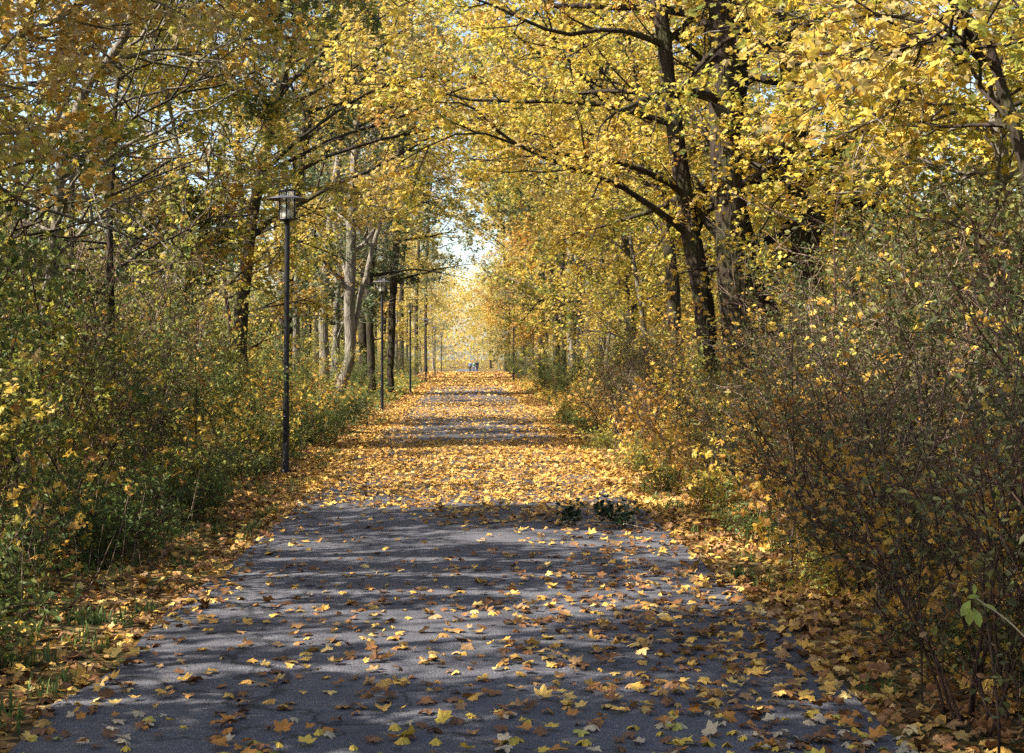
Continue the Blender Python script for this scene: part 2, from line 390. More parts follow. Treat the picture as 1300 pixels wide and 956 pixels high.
# ------------------------------------------------------------------ trees
def tree_meshes(trunk, limbs=(), auto=12, lim_h=(2.6, None), lim_len=(3.2, 1.6), lim_dir=None, n2=8, n3=7, nl=14, l2=(0.8, 1.7), l3=(0.3, 0.75),
                leaf='maple', size=(0.075, 0.13), lm='gold', bm='bark', cull=False, up=0.5, low=0.0, twig_r=0.004, bare=0.7):
    """trunk/limbs: rows (x,y,z,r). Returns meshes (trunk, branches, crown) in the coordinates of the input"""
    tr = smoothline(trunk, 22)
    if lim_len[0] > 0: tr[1:-1, :2] += rng.normal(size=(20, 2)) * 0.012
    mbT, mbC = MB(), MB(); mbB = mbT
    base = tr[0, :3].copy()
    rr = tr[:, 3].copy(); rr[0] *= 1.35; rr[1] *= 1.08
    tubes(mbT, tr[:, :3], rr, 12, 0, 0.035)
    allL = []
    for lb in limbs:
        q = smoothline(lb, 12); q[1:-1, :3] += rng.normal(size=(10, 3)) * 0.02
        tubes(mbT, q[:, :3], q[:, 3], 7, 0, 0.03); allL.append((q[:, :3], q[:, 3]))
    if auto:
        zt = tr[:, 2]; h0 = base[2] + lim_h[0]; h1 = lim_h[1] + base[2] if lim_h[1] else zt.max()
        hs = np.linspace(h0, h1 - 0.2, auto) + rng.normal(size=auto) * 0.2
        S = np.stack([np.interp(hs, zt, tr[:, k]) for k in range(4)], 1)
        az = np.arange(auto) * 2.4 + rng.random() * 6 + rng.normal(size=auto) * 0.3
        if lim_dir is not None:                            # pull limbs towards the open side (over the path)
            az = np.where(rng.random(auto) < 0.45, lim_dir + rng.normal(size=auto) * 0.6, az)
        e = R(1) * rng.uniform(8, 48, auto)
        D = np.stack([np.cos(az) * np.cos(e), np.sin(az) * np.cos(e), np.sin(e)], 1)
        f = (hs - h0) / max(h1 - h0, 0.1)
        Ln = (lim_len[0] * (1 - f) + lim_len[1] * f) * rng.uniform(0.75, 1.2, auto)
        G = grow(S[:, :3], D, Ln, 12, -0.25, 0.10)
        if cull:                                           # limbs that would hang over the path were sawn off
            good = []
            for i in range(auto):
                c = np.where(open_sky(G[i]) > 1.1)[0]
                if len(c):
                    if c[0] < 4: continue
                    q = np.linspace(0, c[0] - 0.6, 12); fi = q.astype(int); G[i] = G[i][fi] * (1 - (q - fi))[:, None] + G[i][fi + 1] * (q - fi)[:, None]
                good.append(i)
            G = G[good]; S = S[good]
        r0 = np.clip(S[:, 3] * 0.45, 0.02, 0.11)
        Rd = r0[:, None] * np.linspace(1, 0.18, 12)[None]
        tubes(mbT, G, Rd, 6, 0, 0.03)
        for i in range(len(G)): allL.append((G[i], Rd[i]))
    LP = np.stack([a for a, _ in allL]); LR = np.stack([b for _, b in allL])
    S, D, t, par = kids(LP, n2, 0.18, (35, 70), 0.45)
    L2 = rng.uniform(l2[0], l2[1], len(S)) * (1.15 - 0.5 * t)
    G2 = grow(S, D, L2, 7, 0.05, 0.13)
    r2 = np.clip(np.interp(t, [0, 1], [0.024, 0.009]), 0.006, 0.03)
    # leaders carry on at the end of each limb
    dE = unit(LP[:, -1] - LP[:, -2]); GE = grow(LP[:, -1], dE, rng.uniform(0.6, 1.2, len(LP)), 7, -0.1, 0.12)
    G2 = np.concatenate([G2, GE]); r2 = np.concatenate([r2, LR[:, -1] * 0.9])
    S3, D3, t3, p3 = kids(G2, n3, 0.12, (30, 65), 0.5)
    G3 = grow(S3, D3, rng.uniform(l3[0], l3[1], len(S3)), 4, -0.1, 0.12)
    if cull:
        op = open_sky(G3[:, 2]); keep = (rng.random(len(G3)) > op * 0.9) & (op < 1.1)
        G3 = G3[keep]
        op = open_sky(G2[:, 3]); k2 = (rng.random(len(G2)) > op * 0.55) & (op < 1.1)
        G2 = G2[k2]; r2 = r2[k2]
    tubes(mbB, G2, r2[:, None] * np.linspace(1, 0.35, 7)[None], 4, 0)
    tubes(mbB, G3, np.full((len(G3), 4), 1.0) * np.linspace(twig_r * 1.3, twig_r * 0.6, 4)[None], 3, 0)
    p = spray(G3, nl, 0.05, low)
    if bare > .9:                                          # maples keep few leaves close to the trunk
        d3 = np.hypot(G3[:, 2, 0] - np.interp(G3[:, 2, 2], tr[:, 2], tr[:, 0]), G3[:, 2, 1] - np.interp(G3[:, 2, 2], tr[:, 2], tr[:, 1]))
        G3 = G3[d3 > bare * rng.uniform(.45, 1.1, len(G3))]; p = spray(G3, nl, 0.05, low)
    if cull:
        p = p[rng.random(len(p)) > open_sky(p)]
    nr = rng.normal(size=p.shape) * 0.75; nr[:, 2] = np.abs(nr[:, 2]) + up
    leaves(mbC, p, nr, rng.uniform(size[0], size[1], len(p)), leaf)
    return (mbT.mesh('trunk', M[bm], base), mbC.mesh('crown', M[lm], base)), base


def put_tree(name, meshes, loc, rz=0.0, s=1.0):
    r = empty(name, loc, rz, s)
    for nm, me in zip(('trunk', 'crown'), meshes):
        o = bpy.data.objects.new(nm, me); COL.objects.link(o); o.parent = r
    return r


NLAMP = [21.2, 45.0, 67.0, 92.0, 117.0, 146.0]
ORD = ['', 'first', 'second', 'third', 'fourth', 'fifth', 'sixth', 'seventh', 'eighth', 'ninth', 'tenth', 'eleventh', 'twelfth', 'thirteenth', 'fourteenth', 'fifteenth', 'sixteenth', 'seventeenth', 'eighteenth', 'nineteenth', 'twentieth']
PEND = []                                                  # (object, look, category, group, x, y)


def later(o, look, cat, group, x, y): PEND.append((o, look, cat, group, x, y))


def interval(y):
    if y < NLAMP[0]: return 'short of the nearest lamp post'
    for i in range(5):
        if y < NLAMP[i + 1]: return ['between the two nearest lamp posts', 'between lamp posts two and three', 'between lamp posts three and four', 'between lamp posts four and five', 'between lamp posts five and six'][i]
    return 'beyond the last lamp post'


def label_all():
    groups = {}
    for e in PEND:
        groups.setdefault((e[1], e[4] < 0, interval(e[5])), []).append(e)
    for (look, left, iv), es in groups.items():
        es.sort(key=lambda e: e[5])
        for i, e in enumerate(es):
            side = 'left' if left else 'right'
            lab = f"{look} {side} of the path {iv}"
            if len(es) > 1: lab = f"{ORD[i + 1]} {lab}"
            tag(e[0], lab, e[2], e[3])


# ---- hero trees of the right side
def rows(pl, Y, dY=0.0):
    out = []
    n = len(pl)
    for i, (u, v, w) in enumerate(pl):
        yy = Y + dY * i / max(n - 1, 1)
        q = P(u, v, yy); out.append((q[0], q[1], q[2], w * yy / F / 2))
    return out


def ground_row(rs):
    r0 = list(rs[0]); z = float(gxy(r0[0], r0[1])) - 0.06
    return [(r0[0], r0[1], z, r0[3] * 1.1)] + list(rs)


ov = dict(leaf='maple', lm='bright')
trA = ground_row(rows([(912, 540, 29), (900, 450, 27), (892, 380, 26), (880, 310, 25), (866, 220, 23), (856, 150, 21), (846, 70, 19), (830, -60, 20), (820, -200, 14), (815, -330, 8)], 25))
limA = [rows([(876, 300, 10), (840, 270, 9), (790, 237, 7), (730, 212, 6), (670, 193, 5), (625, 160, 4), (600, 135, 3), (560, 130, 2)], 25, -2.5),
        rows([(870, 250, 9), (835, 225, 8), (780, 205, 6), (720, 196, 5), (660, 184, 4), (620, 168, 3), (560, 178, 2), (510, 205, 2)], 25, -4),
        rows([(862, 160, 9), (800, 140, 8), (740, 131, 6), (680, 128, 5), (620, 127, 4), (560, 118, 3), (500, 108, 2)], 25, -1),
        rows([(858, 130, 9), (800, 115, 6), (720, 118, 5), (650, 80, 3)], 25, 1.5),
        rows([(848, 60, 10), (790, 40, 7), (710, 42, 5), (640, 15, 4), (560, -10, 2), (480, 25, 2)], 25, -2),
        rows([(846, 55, 9), (900, 0, 7), (960, -50, 5)], 25, 1),
        rows([(890, 350, 7), (930, 330, 5), (960, 300, 4), (990, 250, 2)], 25, -2),
        rows([(882, 300, 6), (910, 250, 5), (950, 215, 4), (1000, 190, 2)], 25, 2),
        rows([(835, -30, 9), (760, -60, 7), (680, -80, 5), (600, -60, 3)], 25, 3)]
ms_, b_ = tree_meshes(trA, limA, auto=5, lim_h=(5.5, 9.5), lim_len=(3.0, 1.8), n2=9, n3=7, nl=13, lm='bright', bare=1.9)
heroA = put_tree('maple_tree', ms_, b_)
tag(heroA, 'dark leaning maple trunk with long bare limb arching left over the path', 'tree', 'trees lining the path')

trB = ground_row(rows([(945, 540, 46), (940, 450, 44), (936, 390, 44), (928, 300, 40), (922, 200, 38), (918, 100, 36), (915, 0, 33), (905, -120, 26), (900, -260, 16), (898, -400, 8)], 24.4))
limB = [rows([(930, 320, 14), (890, 275, 10), (860, 240, 8), (820, 215, 5), (770, 200, 3)], 24.4, 2),
        rows([(925, 240, 12), (975, 215, 9), (1000, 170, 7), (1040, 120, 5)], 24.4, -1),
        rows([(918, 60, 18), (880, 20, 12), (800, 10, 9), (700, 5, 6), (620, -20, 3)], 24.4, 4),
        rows([(935, 370, 10), (985, 340, 8), (1030, 290, 5), (1075, 260, 3)], 24.4, 1)]
ms_, b_ = tree_meshes(trB, limB, auto=8, lim_h=(5.0, 10), lim_len=(3.2, 1.8), n2=8, n3=7, nl=12, lm='bright', bare=1.9)
tag(put_tree('maple_tree', ms_, b_), 'upright dark double-forked maple just behind the leaning one, right of the path', 'tree', 'trees lining the path')

trB2 = ground_row(rows([(985, 520, 54), (968, 420, 54), (952, 370, 50), (940, 300, 34), (925, 200, 30), (940, 60, 26), (950, -100, 18), (955, -300, 8)], 26))
ms_, b_ = tree_meshes(trB2, [], auto=12, lim_h=(3.4, 11), lim_len=(3.2, 1.6), n2=8, n3=7, nl=14, lm='gold', bare=1.9)
tag(put_tree('maple_tree', ms_, b_), 'thickest dark trunk tilting left behind brown bushes right of the path', 'tree', 'trees lining the path')

trC = ground_row(rows([(1040, 540, 36), (1030, 400, 35), (1022, 300, 34), (1015, 210, 33), (1010, 120, 32), (1002, 40, 28), (996, -80, 22), (990, -300, 8)], 25))
limC = [rows([(1016, 230, 12), (1050, 190, 9), (1090, 160, 7), (1160, 115, 4)], 25, -3), rows([(1014, 190, 11), (985, 215, 9), (960, 225, 6)], 25, 2)]
ms_, b_ = tree_meshes(trC, limC, auto=14, lim_h=(3.0, 9), lim_len=(3.6, 1.8), n2=8, n3=7, nl=14, lm='bright', bare=1.9)
tag(put_tree('maple_tree', ms_, b_), 'dark straight maple trunk showing between yellow leaves right of the forked maples', 'tree', 'trees lining the path')

trD = ground_row(rows([(1290, 560, 20), (1284, 460, 20), (1278, 380, 19), (1270, 300, 18), (1270, 200, 17), (1266, 100, 15), (1262, 0, 13), (1255, -120, 9), (1250, -250, 5)], 14.5))
limD = [rows([(1268, 170, 6), (1230, 140, 5), (1170, 130, 3), (1120, 150, 2)], 14.5, -1.5), rows([(1266, 230, 6), (1200, 215, 4), (1140, 195, 2)], 14.5, 0.5),
        rows([(1264, 60, 7), (1200, 25, 5), (1120, 20, 3)], 14.5, -1), rows([(1262, 10, 7), (1180, -10, 5), (1090, 5, 3), (1030, 30, 2)], 14.5, 1)]
ms_, b_ = tree_meshes(trD, limD, auto=8, lim_h=(2.8, 6.5), lim_len=(1.6, 1.2), n2=7, n3=6, nl=7, lm='bright', bm='barkg', size=(0.08, 0.14))
tag(put_tree('young_maple', ms_, b_), 'slim pale-stemmed young maple near the right edge of the view', 'tree', 'trees lining the path')

trD2 = ground_row(rows([(1345, 560, 18), (1330, 400, 18), (1312, 270, 17), (1296, 200, 16), (1275, 120, 14), (1255, 60, 12), (1215, 5, 10), (1170, -70, 8), (1120, -160, 5)], 12.0))
limD2 = [rows([(1262, 80, 7), (1220, 60, 5), (1175, 45, 3), (1110, 55, 2)], 12, -0.8), rows([(1250, 50, 6), (1200, 50, 5), (1130, 60, 3)], 12, 0.8),
         rows([(1290, 170, 6), (1240, 100, 4), (1190, 20, 2)], 12, 1)]
ms_, b_ = tree_meshes(trD2, limD2, auto=5, lim_h=(3.0, 5.2), lim_len=(1.6, 1.2), n2=6, n3=6, nl=7, lm='gold', size=(0.09, 0.15))
tag(put_tree('young_maple', ms_, b_), 'thin dark maple stem curving up to the left at the right edge', 'tree', 'trees lining the path')

# ---- hero trees of the left side
def hero_left(pl, Y, look, limbs=(), **kw):
    tr = ground_row(rows(pl, Y))
    a = dict(cull=True, leaf='maplelo', lim_h=(2.8, None), auto=15, lim_dir=0.0, n2=9, n3=7, nl=18, size=(.09,.16))
    a.update(kw)
    ms, b = tree_meshes(tr, [rows(l, Y, d) for l, d in limbs], **a)
    t = put_tree('maple_tree' if a.get('bm') != 'barkg' else 'ash_tree', ms, b)
    tag(t, look, 'tree', 'trees lining the path')


hero_left([(32, 545, 17), (45, 470, 16), (55, 400, 15), (66, 330, 14), (74, 250, 13), (84, 180, 12), (110, 110, 12), (150, 60, 11), (170, 0, 9), (185, -120, 6)], 17, 'thin pale leaning trunk rising from the bushes at the far left',
          [([(82, 190, 7), (45, 150, 6), (0, 146, 5), (-60, 120, 3)], -1), ([(80, 150, 6), (130, 195, 5), (190, 170, 4), (240, 140, 3), (330, 110, 2)], -1)], bm='barkg', leaf='maple', lm='ochre', lim_len=(2.6, 1.5), n2=8, nl=14)
hero_left([(429, 503, 15), (436, 480, 14), (445, 450, 14), (443, 390, 14), (445, 337, 13), (447, 270, 12), (450, 200, 10), (455, 100, 8), (460, -60, 6), (462, -160, 4)], 47, 'pale grey ash trunk with a kinked foot behind the second lamp post',
          [([(444, 455, 7), (451, 410, 7), (460, 365, 7), (472, 320, 6), (490, 260, 5), (505, 200, 3)], 1), ([(443, 360, 6), (430, 320, 5), (424, 285, 4)], 1)], bm='barkg', lm='ochre', lim_len=(3.5, 2), auto=14)
hero_left([(472, 480, 10), (470, 420, 10), (468, 370, 10), (473, 320, 10), (476, 250, 9), (474, 120, 7), (470, -20, 4)], 56, 'dark ivy-flecked maple trunk left of the second lamp head', [], lm='gold', lim_len=(4, 2))
hero_left([(496, 472, 8), (498, 410, 9), (500, 350, 9), (504, 300, 9), (508, 220, 8), (515, 120, 6), (520, 20, 3)], 62, 'dark leaning maple trunk right of the second lamp post', [], lm='gold', lim_len=(4, 2))
hero_left([(424, 470, 9), (427, 420, 9), (428, 370, 8), (432, 310, 7), (430, 220, 6), (428, 60, 4)], 58, 'slender grey ash stem left of the kinked ash', [], bm='barkg', lm='greyg', lim_len=(3, 2))
hero_left([(403, 460, 8), (403, 400, 8), (401, 350, 7), (398, 280, 6), (398, 120, 4)], 60, 'straight thin dark stem between the first lamp post and the ash trunks', [], lm='ochre', lim_len=(3, 2))
hero_left([(386, 450, 9), (388, 400, 9), (389, 350, 8), (385, 280, 7), (380, 120, 4)], 62, 'dark stem close behind the nearest lamp post', [], lm='ochre', lim_len=(3, 2))

# unseen-trunk left front trees: fill the upper left and shade the path
for (x, y, h, lm_, sz) in [(-5.0, 13.5, 9.5, 'ochre', 1), (-7.2, 22, 11, 'gold', 1), (-4.9, 27, 10, 'mixed', 1), (-8.5, 30, 12, 'ochre', 1), (-5.2, 34.5, 11, 'gold', 1), (-8.8, 40, 12.5, 'gold', 1),
                           (-4.6, 54, 13, 'greyg', 0), (-5.0, 72, 16, 'greyg', 0), (-5.5, 80, 17, 'gold', 0), (-5.0, 88, 17, 'ochre', 0), (-6, 98, 18, 'gold', 0), (-5.2, 108, 18, 'bright', 0), (-6.0, 122, 18, 'gold', 0), (-5.4, 133, 18, 'greyg', 0), (-11, 52, 16, 'gold', 0), (-11, 70, 17, 'ochre', 0), (-9.5, 60, 15, 'mixed', 0), (-4.6, 42, 11, 'gold', 1), (-6.2, 37, 11, 'greyg', 1), (-4.7, 19.5, 8.5, 'mixed', 1), (-6.6, 25, 9, 'ochre', 1), (-9.6, 34, 12, 'gold', 1), (-10.5, 21, 11, 'gold', 1), (-12, 44, 14, 'ochre', 0), (-6.0, 16.0, 8, 'mixed', 1), (-7.8, 27.5, 9, 'mixed', 1), (-10, 25, 10, 'ochre', 1), (-5.0, 63, 15, 'greyg', 0),
                           (-5.2, 6.5, 9, 'ochre', 1), (-6.4, 4.0, 9, 'gold', 0), (-9.2, 5.5, 11, 'gold', 0), (-7.2, -1, 10, 'gold', 0), (-11.8, 10, 12, 'ochre', 0), (-12, 2.5, 12, 'gold', 0), (-4.6, 9.8, 7.5, 'ochre', 1), (-8.4, 13.2, 11, 'gold', 1), (-8.5, 9.5, 11, 'gold', 1), (-4.8, 2.0, 9, 'gold', 0), (-11.5, 16, 12, 'gold', 0), (-12.5, 26, 12, 'ochre', 0), (-8.6, 17, 11, 'ochre', 1), (-13, 36, 13, 'gold', 0)]:
    lx, ly = rng.normal(size=2) * 0.5
    g = float(gxy(x, y))
    r0 = rng.uniform(0.05, 0.09) if y < 45 else rng.uniform(0.09, 0.15)
    tr = [(x, y, g - 0.06, r0), (x + lx * .2, y + ly * .2, h * .2, r0 * .9), (x + lx * .1, y + ly * .6, h * .45, r0 * .7), (x + lx, y + ly, h * .75, r0 * .4), (x + lx * 1.4, y + ly * 1.2, h, r0 * .12)]
    near = sz and y < 45
    ms_, b_ = tree_meshes(tr, [], auto=16 if near else 15, lim_h=(1.9 if near else 2.4, None), lim_len=(4.2 if abs(x) < 6 else 3.4, 1.7), lim_dir=0.0, n2=9, n3=7, nl=20 if near else 16, leaf='maple' if near else 'maplelo',
                          lm=lm_, bm=random.choice(['bark', 'barkg']), cull=True, size=(0.075, 0.13) if near else (0.11, 0.19), low=0.05)
    t = put_tree('maple_tree', ms_, b_)
    look = {'ochre': 'ochre-leaved tree', 'gold': 'golden-leaved maple', 'mixed': 'green and yellow maple', 'greyg': 'grey-green ash', 'bright': 'bright yellow maple'}[lm_]
    later(t, look, 'tree', 'trees lining the path', x, y)

# tall trees whose long upper limbs meet over the path
for (x, y, h, lm_) in [(-4.7, 31, 10, 'gold'), (-4.6, 38, 12.5, 'bright'), (-4.6, 48, 14, 'greyg'), (-4.6, 66, 19, 'gold'), (-4.7, 84, 22, 'ochre'), (-4.6, 104, 24, 'gold'), (-4.4, 128, 26, 'gold'), (-4.3, 152, 30, 'ochre'), (4.5, 150, 30, 'gold'), (4.3, 172, 33, 'bright'),
                       (4.7, 34, 11, 'bright'), (4.8, 44, 13.5, 'gold'), (4.6, 57, 17, 'greyg'), (4.7, 74, 20, 'bright'), (4.8, 97, 24, 'gold'), (4.6, 124, 27, 'bright')]:
    sg = 1 if x < 0 else -1
    tr = [(x, y, -.06, .17), (x, y, h * .25, .15), (x + sg * .3, y + .2, h * .5, .12), (x + sg * .9, y, h * .75, .08), (x + sg * 1.8, y - .3, h, .025)]
    ms_, b_ = tree_meshes(tr, [], auto=17, lim_h=(h * .42, None), lim_len=(5.6, 3.4), lim_dir=0.0 if x < 0 else math.pi, n2=9, n3=6, nl=11, leaf='maplelo', size=(.10, .17) if y < 60 else (.15, .26),
                          lm=lm_, bm='bark' if lm_ != 'greyg' else 'barkg', cull=x < 0, l2=(.9, 2.0))
    t = put_tree('maple_tree' if lm_ != 'greyg' else 'ash_tree', ms_, b_)
    later(t, {'ochre': 'ochre-leaved arching tree', 'gold': 'golden arching maple', 'greyg': 'grey-green arching ash', 'bright': 'bright yellow arching maple'}[lm_], 'tree', 'trees lining the path', x, y)

# ---- shared tree kinds
KIND = {}


def kind_tree(key, h, lm_, bm_, look, r0=0.14, **kw):
    lx, ly = rng.normal(size=2) * 0.35
    tr = [(0, 0, -0.08, r0), (lx * .3, ly * .2, h * .2, r0 * .9), (lx * .1, ly * .6, h * .45, r0 * .7), (lx, ly, h * .75, r0 * .4), (lx * 1.3, ly * 1.2, h, r0 * .12)]
    a = dict(auto=17, lim_h=(2.2, None), lim_len=(3.4, 1.4), n2=8, n3=7, nl=8, leaf='maplelo', size=(0.10, 0.18), lm=lm_, bm=bm_)
    a.update(kw)
    ms, b = tree_meshes(tr, [], **a)
    KIND[key] = (ms, look)


kind_tree('y1', 13, 'bright', 'bark', 'tall bright yellow maple')
kind_tree('y2', 11, 'gold', 'bark', 'rounded golden maple', 0.12)
kind_tree('g1', 12, 'mixed', 'barkg', 'half-green grey-barked maple', 0.16)
kind_tree('o1', 12, 'orange', 'bark', 'rusty orange maple', 0.13)
kind_tree('a1', 14, 'greyg', 'barkg', 'thin-crowned grey-green ash', 0.13, nl=8, size=(0.07, 0.12))
kind_tree('p1', 9, 'bright', 'barkg', 'small yellow sapling tree', 0.07, lim_len=(2.3, 1.0), lim_h=(1.2, None), nl=9, size=(0.08, 0.14))

SP = [  # x, y, kind
    (4.6, 36, 'p1'), (5.8, 41, 'y1'), (4.4, 47, 'p1'), (5.0, 53, 'y2'), (6.6, 58, 'g1'), (4.6, 62, 'y2'), (5.0, 70, 'g1'), (6.0, 77, 'o1'), (4.8, 84, 'y1'), (5.6, 93, 'o1'),
    (4.8, 102, 'a1'), (5.5, 111, 'y2'), (4.9, 121, 'o1'), (5.6, 131, 'y1'), (5.2, 142, 'y2'), (8.5, 33, 'y1'), (9.5, 45, 'g1'), (8.8, 55, 'y1'), (9.8, 68, 'y2'), (9.0, 82, 'y1'), (9.5, 98, 'g1'), (9.5, 116, 'y1'),
    (9.6, 20, 'y1'), (9.5, 25, 'y2'), (8.6, 14.5, 'y2'), (10.5, 17, 'y1'), (13.0, 30, 'y2'), (13.0, 40, 'a1'), (8.0, 8, 'y2'), (9.0, 9, 'y1'), (14, 52, 'y1'), (14.5, 66, 'g1'), (12, 22, 'o1'),
    (-6.0, 50, 'a1'), (-8.0, 62, 'a1'), (-7.8, 90, 'y2'), (-8.5, 106, 'y1'), (-7.5, 141, 'y1'), (-15, 94, 'y1')]
for x, y, k in SP:
    ms_, look = KIND[k]
    x += random.uniform(-.3, .3); y += random.uniform(-.8, .8)
    s = random.uniform(0.9, 1.1) * (1.3 if y > 50 else 1.0)
    t = put_tree('maple_tree' if k != 'a1' else 'ash_tree', ms_, (x, y, float(gxy(x, y))), random.uniform(0, 6.28), s)
    later(t, look, 'tree', 'trees lining the path', x, y)

# trees round the far clearing
for x, y, k in [(-6, 176, 'p1'), (-7.5, 238, 'a1'), (6.5, 160, 'y2'), (5.0, 183, 'o1'), (-9.5, 205, 'y2'), (8.0, 212, 'y1'), (5.6, 262, 'p1'), (-8.5, 262, 'y1'), (-7.0, 300, 'a1'), (9, 250, 'y2'), (7.6, 285, 'p1'), (4.6, 300, 'y1')]:
    ms_, look = KIND[k]
    t = put_tree('maple_tree' if k != 'a1' else 'ash_tree', ms_, (x, y, float(gxy(x, y))), random.uniform(0, 6.28), random.uniform(1.3, 1.8))
    later(t, look, 'tree', 'trees lining the path', x, y)


# ------------------------------------------------------------------ shrubs
SH = {}


def shrub_kind(key, h, spread, stems, n2, n3, nl, leaf, size, lm_, tw, look, name, nr_up=0.3, l2=(0.3, 0.7), l3=(0.12, 0.3), sr=0.011, arch=-0.35):
    S = np.zeros((stems, 3)); S[:, :2] = rng.normal(size=(stems, 2)) * spread * 0.22; S[:, 2] = -0.05
    a = rng.uniform(0, 6.28, stems); e = rng.uniform(0.15, 0.75, stems) * spread / h * 1.2
    D = np.stack([np.cos(a) * e, np.sin(a) * e, np.ones(stems)], 1)
    G = grow(S, D, h * rng.uniform(0.6, 1.1, stems), 9, arch, 0.07)
    mbS, mbL = MB(), MB()
    tubes(mbS, G, sr * np.linspace(1, .3, 9)[None] * rng.uniform(0.7, 1.4, (stems, 1)), 5)
    S2, D2, t, _ = kids(G, n2, 0.12, (25, 65), 1)
    G2 = grow(S2, D2, rng.uniform(l2[0], l2[1], len(S2)), 5, 0.0, 0.12)
    tubes(mbS, G2, np.linspace(0.005, 0.002, 5)[None] * np.ones((len(G2), 1)), 3)
    S3, D3, _, _ = kids(G2, n3, 0.15, (30, 65), 1)
    G3 = grow(S3, D3, rng.uniform(l3[0], l3[1], len(S3)), 3, 0, 0.12)
    tubes(mbS, G3, np.full((len(G3), 3), 0.002), 3)
    p = spray(G3, nl, 0.025)
    nr = rng.normal(size=p.shape) * 0.8; nr[:, 2] = np.abs(nr[:, 2]) + nr_up
    leaves(mbL, p, nr, rng.uniform(size[0], size[1], len(p)), leaf)
    SH[key] = (mbS.mesh('stems', M[tw]), mbL.mesh('leaves', M[lm_]), look, name)


shrub_kind('green', 2.3, 1.5, 12, 9, 6, 8, 'oval', (0.035, 0.075), 'green', 'twig', 'green leafy bush', 'leafy_bush')
shrub_kind('mix', 2.8, 1.7, 10, 9, 6, 7, 'maplelo', (0.05, 0.10), 'mixed', 'twig', 'green and yellow maple bush', 'maple_bush')
shrub_kind('olive', 2.9, 1.5, 14, 9, 6, 6, 'oval', (0.03, 0.065), 'olive', 'twig', 'small-leaved olive bush', 'privet_bush', l2=(0.3, 0.8))
shrub_kind('dry', 2.2, 1.2, 22, 9, 5, 3, 'oval', (0.025, 0.06), 'dry', 'twigl', 'dry brown twiggy bush', 'twiggy_bush')
shrub_kind('dry2', 1.9, 1.3, 26, 8, 4, 4, 'oval', (0.03, 0.065), 'dry', 'twig', 'dark brown withered bush', 'withered_bush')
shrub_kind('orange', 1.7, 1.3, 10, 7, 5, 4, 'maplelo', (0.05, 0.10), 'orange', 'twig', 'low bush with orange-brown leaves', 'bramble_bush')
shrub_kind('sap', 3.0, 1.3, 4, 9, 5, 6, 'maple', (0.06, 0.12), 'bright', 'twig', 'yellow maple sapling', 'maple_sapling', 0.7, (0.4, 0.9))
shrub_kind('herb', 0.75, 0.8, 16, 5, 4, 5, 'oval', (0.04, 0.075), 'green', 'twig', 'low green nettle clump', 'nettle_clump', 0.4, (0.15, 0.3), (0.08, 0.16), 0.005)
shrub_kind('herby', 0.9, 0.8, 12, 5, 4, 5, 'maplelo', (0.05, 0.09), 'mixed', 'twig', 'low yellow-green seedling clump', 'seedling_clump', 0.6, (0.15, 0.3), (0.08, 0.16), 0.005)


def put_shrub(k, x, y, s=1.0, sz=None):
    a, b, look, name = SH[k]
    r = empty(name, (x, y, float(gxy(x, y))), random.uniform(0, 6.28)); r.scale = (s, s, sz or s)
    for nm, me in (('stems', a), ('leaves', b)):
        o = bpy.data.objects.new(nm, me); COL.objects.link(o); o.parent = r
    later(r, look, 'bush' if k not in ('herb', 'herby') else 'plant', 'bushes beside the path' if k not in ('herb', 'herby') else 'low plants on the verge', x, y)


# left side, front then deeper
LS = [(-3.4, 9.3, 'sap', .8), (-3.7, 11.2, 'mix', .75), (-3.9, 12.8, 'green', .9), (-3.8, 14.6, 'mix', .9), (-3.6, 16.4, 'dry', .9), (-3.7, 18.4, 'olive', .8), (-4.0, 20.3, 'green', .9), (-3.9, 22.6, 'mix', .8), (-4.1, 25, 'orange', 1), (-4.2, 27, 'olive', .8),
      (-4.2, 30, 'olive', .7), (-4.4, 33, 'green', .8), (-4.3, 36, 'mix', .7), (-4.2, 39.5, 'mix', .75), (-4.4, 43, 'olive', .7), (-4.3, 47, 'sap', .7), (-4.5, 51, 'mix', .7), (-4.3, 56, 'green', .7), (-4.4, 62, 'olive', .7),
      (-4.3, 68, 'dry', .8), (-4.3, 75, 'mix', .8), (-4.2, 83, 'green', .8), (-4.3, 92, 'olive', .8), (-4.2, 102, 'olive', .8), (-4.2, 113, 'mix', .8), (-4.3, 125, 'green', .8),
      (-5.2, 10.2, 'olive', 1.0), (-5.4, 12.6, 'mix', 1.2), (-5.3, 15.4, 'mix', 1.2), (-5.5, 18, 'olive', 1.2), (-5.7, 20.6, 'dry', 1.3), (-5.8, 23.5, 'mix', 1.1), (-6.0, 26.5, 'olive', 1.1), (-6.2, 30, 'sap', 1.1), (-6.5, 34, 'dry', 1.2),
      (-6.4, 38, 'mix', 1.0), (-6.8, 42, 'green', 1.0), (-7.2, 16.6, 'dry', 1.4), (-7.5, 20, 'mix', 1.3), (-7.9, 24, 'olive', 1.3), (-8.4, 28.5, 'green', 1.3), (-8.8, 33.5, 'mix', 1.3), (-9, 39, 'olive', 1.2), (-9.5, 46, 'olive', 1.2), (-8, 52, 'mix', 1.1),
      (-10.0, 30.5, 'dry', 1.5), (-10.8, 36, 'mix', 1.5), (-7, 57, 'green', 1.0), (-7, 66, 'mix', 1.0), (-7, 78, 'mix', 1.0)]
for x, y, k, s in LS: put_shrub(k, x - (.3 if x > -5 else 0), y, s * (1.0 if x > -5 else 1.15), s * (1.0 if x > -5 else 1.35))
